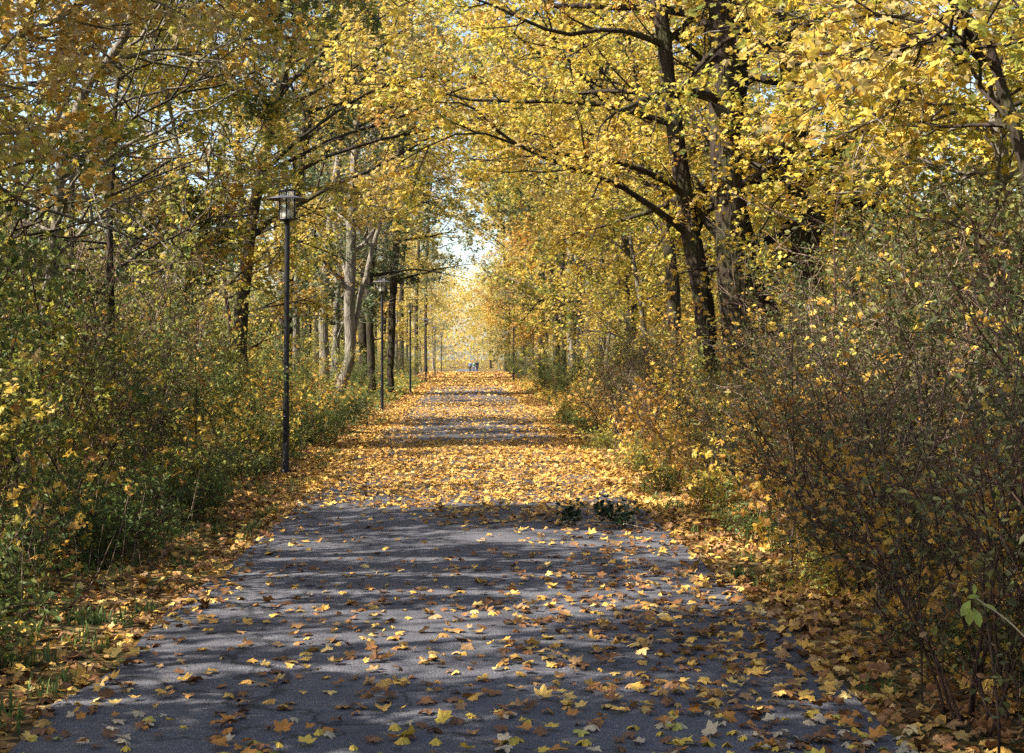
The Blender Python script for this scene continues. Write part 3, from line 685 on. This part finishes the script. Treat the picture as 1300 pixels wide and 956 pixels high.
RS = [(2.75, 5.6, 'dry2', .85), (2.6, 6.9, 'dry2', .8), (3.3, 6.2, 'olive', .8), (2.85, 8.1, 'orange', .85), (2.95, 9.1, 'dry', .8), (3.7, 7.6, 'dry', 1.0), (3.0, 10.4, 'dry2', .9), (3.1, 11.8, 'dry', .85), (3.2, 13.2, 'orange', .9), (3.3, 14.8, 'olive', .65), (3.2, 16.5, 'dry2', .8),
      (3.3, 18.3, 'mix', .6), (3.4, 20.4, 'orange', .9), (3.4, 22.6, 'olive', .6), (3.5, 25, 'sap', .6), (3.5, 27.5, 'dry', .95), (3.3, 29.2, 'dry2', 1.05), (3.6, 32, 'dry', .9), (3.6, 35, 'green', .7), (3.7, 38.5, 'olive', .7), (3.6, 42, 'green', .7), (3.7, 46, 'mix', .7),
      (3.6, 51, 'green', .75), (3.6, 57, 'olive', .7), (3.6, 64, 'green', .75), (3.7, 72, 'mix', .8), (3.7, 81, 'dry', 1), (3.7, 90, 'green', .8), (3.7, 101, 'olive', .8), (3.8, 113, 'green', .8), (3.8, 126, 'mix', .8),
      (4.3, 9.4, 'olive', 1.1), (4.5, 11.2, 'olive', 1.15), (4.4, 13.2, 'dry', 1.3), (4.7, 15, 'olive', 1.25), (4.6, 17.2, 'dry', 1.2), (4.8, 19.5, 'olive', 1.1), (5.0, 22, 'dry', 1.1), (5.6, 24.5, 'sap', 1.0), (5.3, 29, 'sap', .9), (5.5, 32.5, 'mix', 1.0), (5.8, 37, 'sap', 1.1),
      (6.3, 12.8, 'olive', 1.4), (6.0, 15.8, 'olive', 1.4), (6.6, 18.5, 'dry', 1.4), (6.4, 21.5, 'olive', 1.3), (7.2, 24.8, 'mix', 1.4), (7.8, 28.8, 'sap', 1.3), (5.8, 44, 'sap', 1.1), (6.0, 50, 'mix', 1.1), (6.0, 60, 'sap', 1.2), (6.2, 74, 'mix', 1.2)]
for x, y, k, s in RS: put_shrub(k, x, y, s)
# low plants on the verges
for i in range(34):
    y = 7.0 + i * 1.15 + random.uniform(-.3, .3)
    put_shrub(random.choice(['herb', 'herb', 'herby']), -random.uniform(2.9, 3.4) - (0.15 if y > 24 else 0), y, random.uniform(.55, .95))
for i in range(14):
    y = 5.4 + i * 2.6 + random.uniform(-.3, .3)
    put_shrub(random.choice(['herb', 'herby']), random.uniform(2.35, 2.75), y, random.uniform(.4, .7))

# the sprig reaching in at the lower right: a twig with five oval leaves, on a bush of its own
sp = empty('dogwood_bush', (1.62, 3.75, float(gxy(1.62, 3.75))))
mb = MB()
tipp = P(1240, 760, 3.8) - np.array([1.62, 3.75, 0])
rt = P(1330, 840, 3.75) - np.array([1.62, 3.75, 0])
main = smoothline([(0.12, 0, -0.02, .008), (0.16, 0.0, 0.35, .006), (rt[0] + .06, 0, rt[2] - .05, .004), (rt[0], rt[1], rt[2], .0022), ((rt[0] + tipp[0]) / 2, .03, (rt[2] + tipp[2]) / 2 + .015, .0018), (tipp[0], tipp[1], tipp[2], .0012)], 24)
tubes(mb, main[:, :3], main[:, 3], 6)
G = grow(np.repeat(main[[5, 7, 9], :3], 3, 0), rng.normal(size=(9, 3)) * .3 + np.array([1.2, .2, .8]), rng.uniform(.2, .45, 9), 6, .2, .1)
tubes(mb, G, np.linspace(.003, .001, 6)[None] * np.ones((9, 1)), 4)
mb.build('stems', M['stem'], sp)
mb = MB()
lp = np.array([P(1240, 784, 3.8), P(1226, 772, 3.79), P(1256, 771, 3.82), P(1236, 758, 3.81), P(1237, 748, 3.82), P(1231, 783, 3.83)]) - np.array([1.62, 3.75, 0])
ln = np.array([(0.2, -1, .25), (-.5, -.8, .5), (.3, -.6, .9), (0, -.5, .9), (.1, -1, 0.2), (-.3, -.7, .2)], float)
ax = np.array([(-.15, 0, 1), (.45, 0, 1), (-1, 0, .5), (1, .2, .1), (0, 0, -1), (.1, 0, 1)], float)
leaves(mb, lp, ln, np.array([.054, .050, .042, .038, .028, .046]), 'oval', 0, .15, ax * 3)
q = spray(G, 7, .02); leaves(mb, q, rng.normal(size=q.shape) + [0, 0, .6], rng.uniform(.03, .055, len(q)), 'oval')
M['sprig'] = leaf_mat('lime_oval_leaves', [(0, (0.16, 0.22, 0.04)), (0.5, (0.27, 0.31, 0.05)), (1, (0.38, 0.38, 0.07))], 0.45, .4)
mb.build('leaves', M['sprig'], sp)
tag(sp, 'thin pale twig with lime oval leaves reaching in at the lower right', 'bush')

# ------------------------------------------------------------------ ground, path
ys = np.concatenate([np.arange(-30, 60, 1.0), np.arange(60, 160, 2.5), np.arange(160, 340, 8), [400, 600, 1000]])
xs = np.concatenate([[-600, -200, -80, -40], np.arange(-24, -4, 1.0), np.arange(-4, -1.8, 0.2), [-1.2, 0, 1.2], np.arange(1.8, 4, 0.2), np.arange(4, 25, 1.0), [40, 80, 200, 600]])
X, Y = np.meshgrid(xs, ys)
Z = gxy(X, Y) - 0.004
mb = MB(); nx = len(xs); i, j = np.meshgrid(np.arange(len(ys) - 1), np.arange(nx - 1), indexing='ij')
mb.add(np.stack([X, Y, Z], -1), np.stack([i * nx + j, i * nx + j + 1, (i + 1) * nx + j + 1, (i + 1) * nx + j], -1).reshape(-1, 4), 0, True)
tag(mb.build('ground', M['soil']), 'brown leaf-strewn forest floor on both sides of the path', 'ground', None, 'structure')
mb = MB()
ys = np.concatenate([np.arange(-30, 60, 0.5), np.arange(60, 300, 2.0)])
el = -1.90 + 0.035 * np.sin(ys * 1.7) + 0.03 * np.sin(ys * 4.1 + 1) + rng.normal(size=len(ys)) * .012
er = 1.88 + 0.035 * np.sin(ys * 1.3 + 2) + 0.03 * np.sin(ys * 3.7) + rng.normal(size=len(ys)) * .012
cols = [el, el + .25, el * 0 - .8, el * 0, el * 0 + .8, er - .25, er]
nc = len(cols); V = np.stack([np.stack([c, ys, gz(ys) + 0.012 + (0.02 * (1 - (c / 1.9) ** 2)).clip(0)], -1) for c in cols], 1)
i, j = np.meshgrid(np.arange(len(ys) - 1), np.arange(nc - 1), indexing='ij')
mb.add(V, np.stack([i * nc + j, i * nc + j + 1, (i + 1) * nc + j + 1, (i + 1) * nc + j], -1).reshape(-1, 4), 0, True)
tag(mb.build('path', M['asphalt']), 'straight grey asphalt path running between the trees', 'path', None, 'structure')


# ------------------------------------------------------------------ fallen leaves
def pathz(x, y): return np.where(np.abs(x) < 1.9, gz(y) + 0.014 + 0.02 * np.clip(1 - (x / 1.9) ** 2, 0, 1), gxy(x, y))


def dens(x, y):
    """fallen leaves per square metre, relative 0..1"""
    ax = np.abs(x)
    n = 0.5 + 0.25 * np.sin(x * 2.2 + y * 0.8) + 0.25 * np.sin(y * 1.7 - x * 1.1 + 2)
    near = 0.055 + 0.065 * n + np.clip((x - 0.0) / 1.6, 0, 1) ** 1.3 * 0.42 + np.clip((-x - 1.15) / 0.7, 0, 1) ** 2 * .30
    near *= np.where(y > 11.5, 0.5, 1.0)
    near = np.where((y < 10) & (x > -1.1), near + 0.10, near)
    yw = y + 0.7 * np.sin(x * 1.6 + 1) + .35 * np.sin(x * 4.1 + y) + .6 * n
    carpet = np.clip((yw - 15.0) / 3.2, 0, 1) ** .8 * np.clip((29.5 - y) / 3.0, 0, 1)
    far = np.where(y < 52, .26 + .3 * n, np.where(y < 78, .05 + .14 * n, .16 + .34 * n))
    d = np.where(y < 29, near + carpet * (0.76 - near), np.where(y < 38, 0.13 + np.clip((ax - .9) / 1, 0, 1) * .5, np.clip(far, 0, .9)))
    d = d * np.where((y > 15) & (y < 60), .8 + .35 * np.sin(x * 5.3 + y * 1.1) * np.sin(y * 3.1 - x * 2.3), 1)
    verge = 0.85 - 0.3 * np.clip((ax - 2.4) / 0.8, 0, 1) - 0.25 * (n - .5)
    verge = np.where((x < 0) & (y < 14), verge * .75, verge)
    return np.where(ax > 1.85, verge, np.clip(d, 0, 1))


def scatter(n, x0, x1, y0, y1):
    x = rng.uniform(x0, x1, n); y = rng.uniform(y0, y1, n)
    k = rng.random(n) < dens(x, y)
    return x[k], y[k]


mbs = {'a': MB(), 'b': MB()}
ind = []
for (y0, y1, per, kind, sz) in [(4.0, 15, 300, 'maple', (0.045, 0.115)), (15, 30, 380, 'maplelo', (0.06, 0.12)), (30, 60, 240, 'maplelo', (0.07, 0.13)), (60, 110, 80, 'dia', (0.12, 0.20)), (110, 200, 40, 'dia', (0.2, 0.36))]:
    area = 7.6 * (y1 - y0); x, y = scatter(int(area * per), -3.9, 3.7, y0, y1)
    n = len(x); s = rng.uniform(sz[0], sz[1], n)
    nr = rng.normal(size=(n, 3)) * np.where(np.abs(x) > 1.7, 0.42, np.where(rng.random(n) < .22, .45, .16))[:, None]; nr[:, 2] = 1
    heap = dens(x, y); p = np.stack([x, y, pathz(x, y) + 0.006 + rng.random(n) * 0.035 * heap + s * 0.05], 1)
    if y0 < 5:
        onp = (np.abs(x) < 1.85) & (y > 5.9) & (np.abs((x / y) + 0.03) < 0.37)
        idx = np.where(onp)[0]; idx = idx[np.argsort(y[idx])][:300]
        for q in idx: ind.append((p[q], nr[q], s[q]))
        msk = np.ones(n, bool); msk[idx] = False; x, y, p, nr, s = x[msk], y[msk], p[msk], nr[msk], s[msk]; n = len(x)
    yel = rng.random(n) < np.where(y < 15.5, 0.45, np.where(np.abs(x) > 2.2, .5, .86))
    for key, mk in (('a', yel), ('b', ~yel)):
        leaves(mbs[key], p[mk], nr[mk], s[mk], kind, 0, 0.75)
mb = MB()
for key, mi in (('a', 0), ('b', 1)):
    off = mb.n; V = np.concatenate(mbs[key].v); mb.v.append(V); mb.n += len(V)
    mb.f += [(f + off, mi, sm) for f, _, sm in mbs[key].f]
tag(mb.build('leaf_litter', [M['lit1'], M['lit2']]), 'carpet of golden and brown fallen leaves over the path and its edges', 'leaf litter', None, 'stuff')

# the nearest leaves on the asphalt, each a leaf of its own (20 leaf shapes, 5 colours)
FLK = ['fl_yel', 'fl_ora', 'fl_brn', 'fl_pale', 'fl_lime']
FLN = {'fl_yel': 'golden yellow', 'fl_ora': 'rusty orange', 'fl_brn': 'dark brown', 'fl_pale': 'pale buff', 'fl_lime': 'yellow-green'}
shapes = {}
for k in FLK:
    shapes[k] = []
    for v in range(5):
        mb = MB(); leaves(mb, np.zeros((1, 3)), np.array([[0., 0, 1]]), np.array([1.0]), 'maple', 0, 0.9)
        V = mb.v[0].astype(float)
        V[:, 2] += 0.10 * np.sin(V[:, 0] * 7 + v) * np.hypot(V[:, 0], V[:, 1]) * 1.6
        mb.v[0] = V.astype(np.float32)
        st = np.array([(0, 0, 0), (0, 0, 0.01), (.1, 0, .05), (.18, 0.02, .02)], float)
        # petiole leaves the base of the blade
        bi = V[1]; d = unit((bi - V[0])[None])[0]
        st = np.stack([bi + d * t * .45 + np.array([0, 0, .03 * math.sin(t * 3)]) for t in np.linspace(0, 1, 4)])
        tubes(mb, st, np.linspace(.011, .008, 4), 4)
        shapes[k].append(mb.mesh('fallen_leaf', M[k]))
for (p, nr, s) in ind:
    k = random.choices(FLK, (24, 24, 28, 20, 4))[0]
    o = bpy.data.objects.new('fallen_leaf', random.choice(shapes[k])); COL.objects.link(o)
    o.scale = (s * 1.0,) * 3; o.location = (p[0], p[1], float(pathz(p[0], p[1])) + 0.012 + s * .07)
    nn = unit(nr[None])[0]
    o.rotation_euler = (math.asin(-nn[1]) * .8, math.asin(nn[0]) * .8, random.uniform(0, 6.28))
    tag(o, f'{FLN[k]} maple leaf lying singly on the nearest stretch of asphalt', 'leaf', f'{FLN[k]} leaves on the near asphalt')

# grass along the edges: uncountable blades
mb = MB()


def blades(n, x, y, h, w=0.006):
    a = rng.uniform(0, 6.28, n); lean = rng.uniform(.1, .7, n); z0 = gxy(x, y) - .01
    d = np.stack([np.cos(a), np.sin(a), np.zeros(n)], 1); sd = np.stack([-np.sin(a), np.cos(a), np.zeros(n)], 1) * w
    b = np.stack([x, y, z0], 1); m1 = b + d * (lean * h * .35)[:, None] + np.array([0, 0, 1]) * (h * .6)[:, None]
    tp = b + d * (lean * h)[:, None] + np.array([0, 0, 1]) * (h * .95)[:, None]
    V = np.stack([b - sd, b + sd, m1 + sd * .7, m1 - sd * .7, tp], 1)
    o = np.arange(n)[:, None] * 5
    mb.add(V, [o + np.array([[0, 1, 2, 3]]), o + np.array([[3, 2, 4]])])


for side in (-1, 1):
    nT = 230 if side < 0 else 90
    cy = 5.5 + 40 * rng.random(nT) ** 1.4; cx = side * (2.0 + rng.random(nT) * (1.3 if side < 0 else .7))
    k = (np.sin(cy * 1.1 + side) + np.sin(cy * 2.9) > -0.5)
    cx, cy = cx[k], cy[k]; nb = 34
    x = np.repeat(cx, nb) + rng.normal(size=len(cx) * nb) * .055; y = np.repeat(cy, nb) + rng.normal(size=len(cx) * nb) * .055
    blades(len(x), x, y, rng.uniform(.03, .14, len(x)))
tag(mb.build('grass', M['grass']), 'short tufts of green grass along both edges of the path', 'grass', None, 'stuff')

# undergrowth: leafy ground cover and dead stems deeper between the bushes
mbL, mbS = MB(), MB()
n = 90000
x = rng.uniform(2.6, 13, n) * np.where(rng.random(n) < .5, -1, 1); y = 4 + 90 * rng.random(n) ** 1.3
cl = 0.5 + .5 * np.sin(x * 1.9 + y * .6) * np.sin(y * 1.3 - x * .7)
z = gxy(x, y) + (rng.random(n) ** 1.4) * (0.25 + 0.75 * cl) * np.clip((np.abs(x) - 2.3) / 1.4, .15, 1.1)
nr = rng.normal(size=(n, 3)) * .7; nr[:, 2] = np.abs(nr[:, 2]) + .5
pp = np.stack([x, y, z], 1); sz = rng.uniform(.04, .10, n) * np.clip(y / 30, 1, 2)
gk = rng.random(n) < np.where(x < 0, .8, .35)
leaves(mbL, pp[gk], nr[gk], sz[gk], 'oval', 0); leaves(mbL, pp[~gk], nr[~gk], sz[~gk], 'maplelo', 1)
ns = 5200
x = rng.uniform(2.45, 9, ns) * np.where(rng.random(ns) < .35, -1, 1); y = 5 + 35 * rng.random(ns) ** 1.3
S = np.stack([x, y, gxy(x, y) - .02], 1); D = rng.normal(size=(ns, 3)) * .22; D[:, 2] = 1
G = grow(S, D, rng.uniform(.4, 1.5, ns) * np.where(x > 0, 1.0, .7), 5, -.15, .08)
tubes(mbL, G, np.linspace(.004, .0015, 5)[None] * np.ones((ns, 1)), 3, 2)
nc = 8500
x = (2.45 + 2.4 * rng.random(nc) ** 1.5); y = 5 + 36 * rng.random(nc) ** 1.2
zc = gxy(x, y) + rng.random(nc) ** 1.2 * np.clip((x - 1.9) * 1.3, .4, 2.6); sd_ = np.where(rng.random(nc) < .36, -1, 1); x = x * sd_ - (sd_ < 0) * .45
nr = rng.normal(size=(nc, 3)) * .6; nr[:, 2] += .7; nr[:, 1] -= .3
leaves(mbL, np.stack([x, y, zc], 1), nr, rng.uniform(.06, .125, nc), 'maple', 3, .9)
tag(mbL.build('undergrowth', [M['green'], M['orange'], M['twigl'], M['caught']]), 'tangled green and brown undergrowth between the bushes', 'undergrowth', None, 'stuff')

# far woodland: everything deeper in the forest reads as one mass
mb = MB()


def wood(cx, cy, h, rad, nleaf, sz, mi):
    g = float(gz(cy))
    tr = smoothline([(cx, cy, g - .1, .16), (cx + rng.normal() * .3, cy, g + h * .5, .11), (cx + rng.normal() * .6, cy, g + h * .92, .03)], 7)
    if cy < 270 or rng.random() < .35: tubes(mb, tr[:, :3], tr[:, 3], 6, 3)
    nc = 26; c = rng.normal(size=(nc, 3)); c = unit(c) * (rng.random((nc, 1)) ** .4) * np.array([rad, rad, h * .46]) + np.array([cx, cy, g + h * .52])
    q = c[rng.integers(0, nc, nleaf)] + rng.normal(size=(nleaf, 3)) * np.array([.62, .62, .42]) * rad / 2.4
    q = q[q[:, 2] > g + .1]
    if cx < 0 and cy < 160: q = q[rng.random(len(q)) > open_sky(q) * .9]
    nr = rng.normal(size=q.shape); nr[:, 2] += .5
    leaves(mb, q, nr, rng.uniform(sz * .7, sz * 1.3, len(q)), 'dia', mi)


spots = []
for side in (-1, 1):
    for y in np.arange(4, 250, 5.2):
        for x in (17, 21.5, 27, 34):
            if side < 0 and 150 < y: continue
            if abs(x) / max(y, 1) > .75 and y > 12: continue
            spots.append((side * (x + rng.uniform(-1.6, 1.6)), y + rng.uniform(-2, 2)))
for x in np.arange(-60, 62, 3.4):
    for y in (318, 330): spots.append((x + rng.uniform(-1.5, 1.5), y - .8 * x + rng.uniform(-4, 4)))
for (x, y) in spots:
    h = min(.52 * abs(x) + rng.uniform(-.5, 1), 13.5) if x < 0 and y < 270 else rng.uniform(11, 15)
    if y > 270: h = rng.uniform(20, 27)
    wood(x, y, max(h, 6), 2.6 if y < 270 else 4.5, 1500 if y < 100 else 1000 if y < 270 else 900 if abs(x) < 16 else 1300, (.17 if y < 60 else .26) if y < 270 else .5, int(rng.choice([0, 0, 1, 2])) if y < 270 else 0)
n = 9000
x = rng.uniform(-60, 60, n); q = np.stack([x, 306 - .8 * x + rng.normal(size=n) * 3, gz(300.) + rng.random(n) ** 1.2 * 8], 1)
nr = rng.normal(size=q.shape); nr[:, 2] += .5; leaves(mb, q, nr, rng.uniform(.35, .7, n), 'dia', 0)
tag(mb.build('woodland', [M['gold'], M['ochre'], M['mixed'], M['bark']]), 'deep golden woodland closing off the view behind the path-side trees', 'woodland', None, 'stuff')


# ------------------------------------------------------------------ lamps
def lathe(mb, prof, n=24, mi=0, smooth=True, c=(0, 0)):
    prof = np.array(prof, float); th = np.arange(n) / n * 2 * np.pi; K = len(prof)
    V = np.stack([prof[:, None, 0] * np.cos(th)[None] + c[0], prof[:, None, 0] * np.sin(th)[None] + c[1], np.repeat(prof[:, 1:2], n, 1)], -1)
    k = np.arange(K - 1)[:, None]; j = np.arange(n)[None]; j2 = (j + 1) % n
    mb.add(V, np.stack([k * n + j, k * n + j2, (k + 1) * n + j2, (k + 1) * n + j], -1).reshape(-1, 4), mi, smooth)


def lamp_parts():
    parts = []
    a = MB(); lathe(a, [(0.0, -.1), (.075, -.1), (.075, .03), (.070, .042), (.052, .05), (.047, .065), (.047, 1.0), (.045, 1.06), (.040, 1.1), (.036, 3.5), (.034, 3.52), (.0, 3.52)], 20); parts.append(('pole', a, 'pole'))
    a = MB(); lathe(a, [(0, .78), (.0485, .78), (.0485, .80), (0, .80)], 16)                                      # service door seam ring
    a.add([(-.022, -.0495, .45), (.022, -.0495, .45), (.022, -.0495, .72), (-.022, -.0495, .72), (-.022, -.043, .45), (.022, -.043, .45), (.022, -.043, .72), (-.022, -.043, .72)],
          [(0, 1, 2, 3), (4, 7, 6, 5), (0, 4, 5, 1), (1, 5, 6, 2), (2, 6, 7, 3), (3, 7, 4, 0)]); parts.append(('service_hatch', a, 'pole'))
    a = MB(); lathe(a, [(0.0, 3.50), (.034, 3.50), (.036, 3.54), (.06, 3.558), (.125, 3.575), (.128, 3.59), (.0, 3.592)], 24); parts.append(('lamp_base', a, 'pole'))
    a = MB(); lathe(a, [(.112, 3.594), (.112, 3.975), (.107, 3.975), (.107, 3.594), (.112, 3.594)], 28); parts.append(('lamp_glass', a, 'glass'))
    a = MB(); lathe(a, [(0, 3.594), (.078, 3.594), (.078, 3.68), (.06, 3.70), (.045, 3.72), (0, 3.73)], 20); parts.append(('diffuser', a, 'white'))
    a = MB(); lathe(a, [(.129, 3.915), (.20, 3.90), (.295, 3.872), (.297, 3.866), (.292, 3.864), (.20, 3.890), (.129, 3.905), (.129, 3.915)], 40); parts.append(('lamp_shade', a, 'zinc'))
    a = MB(); lathe(a, [(.114, 3.98), (.131, 3.98), (.131, 4.0), (.114, 4.0), (.114, 3.98)], 28); lathe(a, [(0, 4.006), (.05, 4.0), (.05, 3.985), (0, 3.985)], 16)
    for k in range(3):
        t = k * math.pi / 3; d = np.array([math.cos(t), math.sin(t), 0]) * .118
        tubes(a, np.array([-d + [0, 0, 3.992], d + [0, 0, 3.992]]), np.array([.006, .006]), 6)
    parts.append(('top_ring', a, 'pole'))
    for k in range(6):
        t = k * math.pi / 3 + math.pi / 6 + math.pi / 3; x, y = math.cos(t) * .121, math.sin(t) * .121
        a = MB(); a_ = .009
        V = [(x + i * a_, y + j * a_, z) for z in (3.585, 3.985) for i, j in ((-1, -1), (1, -1), (1, 1), (-1, 1))]
        a.add(V, [(0, 3, 2, 1), (4, 5, 6, 7), (0, 1, 5, 4), (1, 2, 6, 5), (2, 3, 7, 6), (3, 0, 4, 7)]); parts.append(('cage_bar', a, 'pole'))
    return [(n_, m_.mesh(n_, M[k_])) for n_, m_, k_ in parts]


LP_ = lamp_parts()
LL = ['nearest and tallest-looking lamp post, black pole with disc-brimmed glass lantern, left of path', 'second black lamp post left of the path, before the grey ash trunks',
      'third black lamp post left of the path, standing clear against yellow bushes', 'fourth black lamp post on the left, small in the distance',
      'fifth black lamp post on the left, beside the dark far trunks', 'last and smallest black lamp post at the far left of the path']
for i, y in enumerate(NLAMP + [90.0]):
    x = -2.58 if i < 6 else 2.75
    r = empty('street_lamp', (x, y, float(gz(y))), random.uniform(-.15, .15))
    if i == 0: r.rotation_euler = (R(-.1), R(.35), 0)
    for nm, me in LP_:
        o = bpy.data.objects.new(nm, me); COL.objects.link(o); o.parent = r
    tag(r, LL[i] if i < 6 else 'only lamp post on the right side of the path, grey in the sun', 'street lamp', 'lamp posts along the path')

# ------------------------------------------------------------------ twig lying on the path
br = empty('fallen_branch', tuple(P(775, 674, 14.1)[:2]) + (0.03,), 0.15)
mb = MB(); G0 = smoothline([(.34, -.16, .0, .007), (.16, -.05, .035, .006), (0, 0, .06, .005), (-.2, .03, .06, .004), (-.42, -.02, .03, .002)], 14)
tubes(mb, G0[:, :3], G0[:, 3], 6)
S, D, t, _ = kids(G0[None, :, :3], 13, .12, (35, 75), 1.4); D[:, 2] = np.abs(D[:, 2]) * 1.1 + .1
G = grow(S, D, rng.uniform(.12, .26, len(S)), 5, .1, .1); G[:, :, 2] = np.maximum(G[:, :, 2], .005)
tubes(mb, G, np.linspace(.003, .0015, 5)[None] * np.ones((len(G), 1)), 4)
mb.build('stem', M['stem'], br)
mb = MB(); q = spray(G, 30, .022); q[:, 2] = np.maximum(q[:, 2], .01); q = q[(np.abs(q[:, 0] + .22) > .07)]; leaves(mb, q, rng.normal(size=q.shape), rng.uniform(.04, .075, len(q)), 'oval')
mb.build('leaves', M['evergreen'], br)
tag(br, 'broken dark green leafy branch lying on the right half of the path', 'branch')
tw = empty('upright_twig', (P(615, 556, 30)[0], 30, 0.03))
mb = MB(); tubes(mb, np.array([(0, 0, 0), (.01, 0, .06), (0, 0, .12)]), np.array([.004, .004, .002]), 5); mb.build('stem', M['twig'], tw)
mb = MB(); leaves(mb, np.array([(0, 0, .12), (.02, 0, .07), (-.02, .01, .04)]), rng.normal(size=(3, 3)), np.array([.08, .06, .06]), 'oval'); mb.build('leaves', M['mixed'], tw)
tag(tw, 'tiny twig standing upright in the middle of the shaded stretch of path', 'twig')


# ------------------------------------------------------------------ people far down the path
def skin_mesh(name, verts, edges, radii, mat, parent):
    me = bpy.data.meshes.new(name); me.from_pydata(verts, edges, []); me.materials.append(mat)
    o = bpy.data.objects.new(name, me); COL.objects.link(o); o.parent = parent
    md = o.modifiers.new('Skin', 'SKIN'); md.use_smooth_shade = True
    lay = me.skin_vertices[0].data if me.skin_vertices else None
    if lay is None:
        bpy.context.view_layer.objects.active = o; o.select_set(True)
        bpy.ops.mesh.customdata_skin_add(); lay = me.skin_vertices[0].data
    for i, r in enumerate(radii): lay[i].radius = (r, r); lay[i].use_root = (i == 0)
    sb = o.modifiers.new('Sub', 'SUBSURF'); sb.levels = 1; sb.render_levels = 1
    return o


def person(x, y, rz, s, top, low, label, ph=1):
    r = empty('person', (x, y, float(gz(y)) + .012), rz, s)
    st = .16 * ph
    v = [(0, 0, .92), (0, 0, 1.15), (0, 0, 1.40), (0, 0, 1.50), (0, .02, 1.60), (0, .01, 1.70),
         (.19, 0, 1.40), (.25, -.06, 1.12), (.24, .06, .88), (.24, .10, .79), (-.19, 0, 1.40), (-.25, .05, 1.12), (-.24, .14, .90), (-.24, .17, .81),
         (.10, 0, .86), (.11, st * .6, .48), (.11, -st * .2 + st, .08), (.11, st + .12, .04), (-.10, 0, .86), (-.11, -st * .4, .48), (-.11, -st * 1.4, .10), (-.11, -st * 1.2 + .12, .04)]
    e = [(0, 1), (1, 2), (2, 3), (3, 4), (4, 5), (2, 6), (6, 7), (7, 8), (8, 9), (2, 10), (10, 11), (11, 12), (12, 13), (0, 14), (14, 15), (15, 16), (16, 17), (0, 18), (18, 19), (19, 20), (20, 21)]
    rad = [.14, .13, .14, .06, .10, .08, .06, .045, .035, .04, .06, .045, .035, .04, .09, .065, .045, .04, .09, .065, .045, .04]
    skin_mesh('body', v, e, rad, M['skin'], r)
    vj = [v[0], v[1], v[2], v[6], v[7], v[8], v[10], v[11], v[12]]
    skin_mesh('jacket', vj, [(0, 1), (1, 2), (2, 3), (3, 4), (4, 5), (2, 6), (6, 7), (7, 8)], [.17, .165, .165, .08, .065, .055, .08, .065, .055], top, r)
    vt = [v[0], v[14], v[15], v[16], v[18], v[19], v[20]]
    skin_mesh('trousers', vt, [(0, 1), (1, 2), (2, 3), (0, 4), (4, 5), (5, 6)], [.155, .105, .08, .06, .105, .08, .06], low, r)
    skin_mesh('hair', [(0, -.02, 1.66), (0, -.01, 1.73)], [(0, 1)], [.105, .085], M['hair'], r)
    tag(r, label, 'person', 'people far down the path')


M['skin'] = plain('skin', (0.5, 0.32, 0.24), .6); M['hair'] = plain('hair', (0.04, 0.025, 0.015), .7)
M['jblue'] = plain('blue_jacket', (0.16, 0.24, 0.42), .8); M['jgreen'] = plain('green_jacket', (0.05, 0.16, 0.10), .8); M['jnavy'] = plain('navy_jacket', (0.02, 0.018, 0.05), .8)
M['jeans'] = plain('jeans', (0.06, 0.09, 0.19), .85); M['dark'] = plain('dark_trousers', (0.03, 0.03, 0.04), .8)
person((597 - U0) / F * 240, 240, .2, 1.0, M['jblue'], M['dark'], 'walker in a blue jacket, leftmost of three people far down the path', 1)
person((601.5 - U0) / F * 238, 238, -.1, .96, M['jgreen'], M['jeans'], 'walker in a green jacket in the middle of the three distant people', -1)
person((605.5 - U0) / F * 241, 241, .1, 1.05, M['jnavy'], M['jeans'], 'walker in a dark jacket, rightmost of three people far down the path', 1)

label_all()

# ------------------------------------------------------------------ light, world, camera
w = bpy.data.worlds.new('World'); scene.world = w; w.use_nodes = True
N = w.node_tree.nodes; L = w.node_tree.links; N.clear()
sky = N.new('ShaderNodeTexSky'); sky.sky_type = 'NISHITA'; sky.sun_disc = False
sky.sun_elevation = EL; sky.sun_rotation = math.atan2(SUN[0], SUN[1]); sky.altitude = 300; sky.dust_density = 2.0; sky.air_density = 1.0
bg = N.new('ShaderNodeBackground'); bg.inputs['Strength'].default_value = 0.10
o = N.new('ShaderNodeOutputWorld'); L.new(sky.outputs[0], bg.inputs[0]); L.new(bg.outputs[0], o.inputs[0])
sl = bpy.data.lights.new('sun', 'SUN'); sl.energy = 5.0; sl.angle = R(.55); sl.color = (1.0, .93, .82)
so = bpy.data.objects.new('sun', sl); COL.objects.link(so)
from mathutils import Vector
so.rotation_euler = Vector(SUN).to_track_quat('Z', 'Y').to_euler(); so.location = (-30, 10, 30)

cam = bpy.data.cameras.new('camera'); co = bpy.data.objects.new('camera', cam); COL.objects.link(co)
co.location = (0, 0, EYE); co.rotation_euler = (R(90), 0, 0)
cam.sensor_width = 36; cam.lens = 36 * F / 1300; cam.shift_x = (650 - U0) / 1300; cam.shift_y = -(478 - V0) / 1300
cam.clip_start = .1; cam.clip_end = 2500
scene.camera = co
vs = scene.view_settings; vs.view_transform = 'Standard'; vs.look = 'None'; vs.gamma = 1; vs.use_curve_mapping = False; vs.exposure = 1.72
c = scene.cycles
c.max_bounces = 4; c.diffuse_bounces = 3; c.glossy_bounces = 2; c.transmission_bounces = 4; c.transparent_max_bounces = 8; c.use_light_tree = False
c.caustics_reflective = False; c.caustics_refractive = False; c.sample_clamp_indirect = 6
c.use_denoising = False; c.denoiser = 'OPENIMAGEDENOISE'; c.denoising_input_passes = 'RGB_ALBEDO_NORMAL'; c.denoising_prefilter = 'ACCURATE'
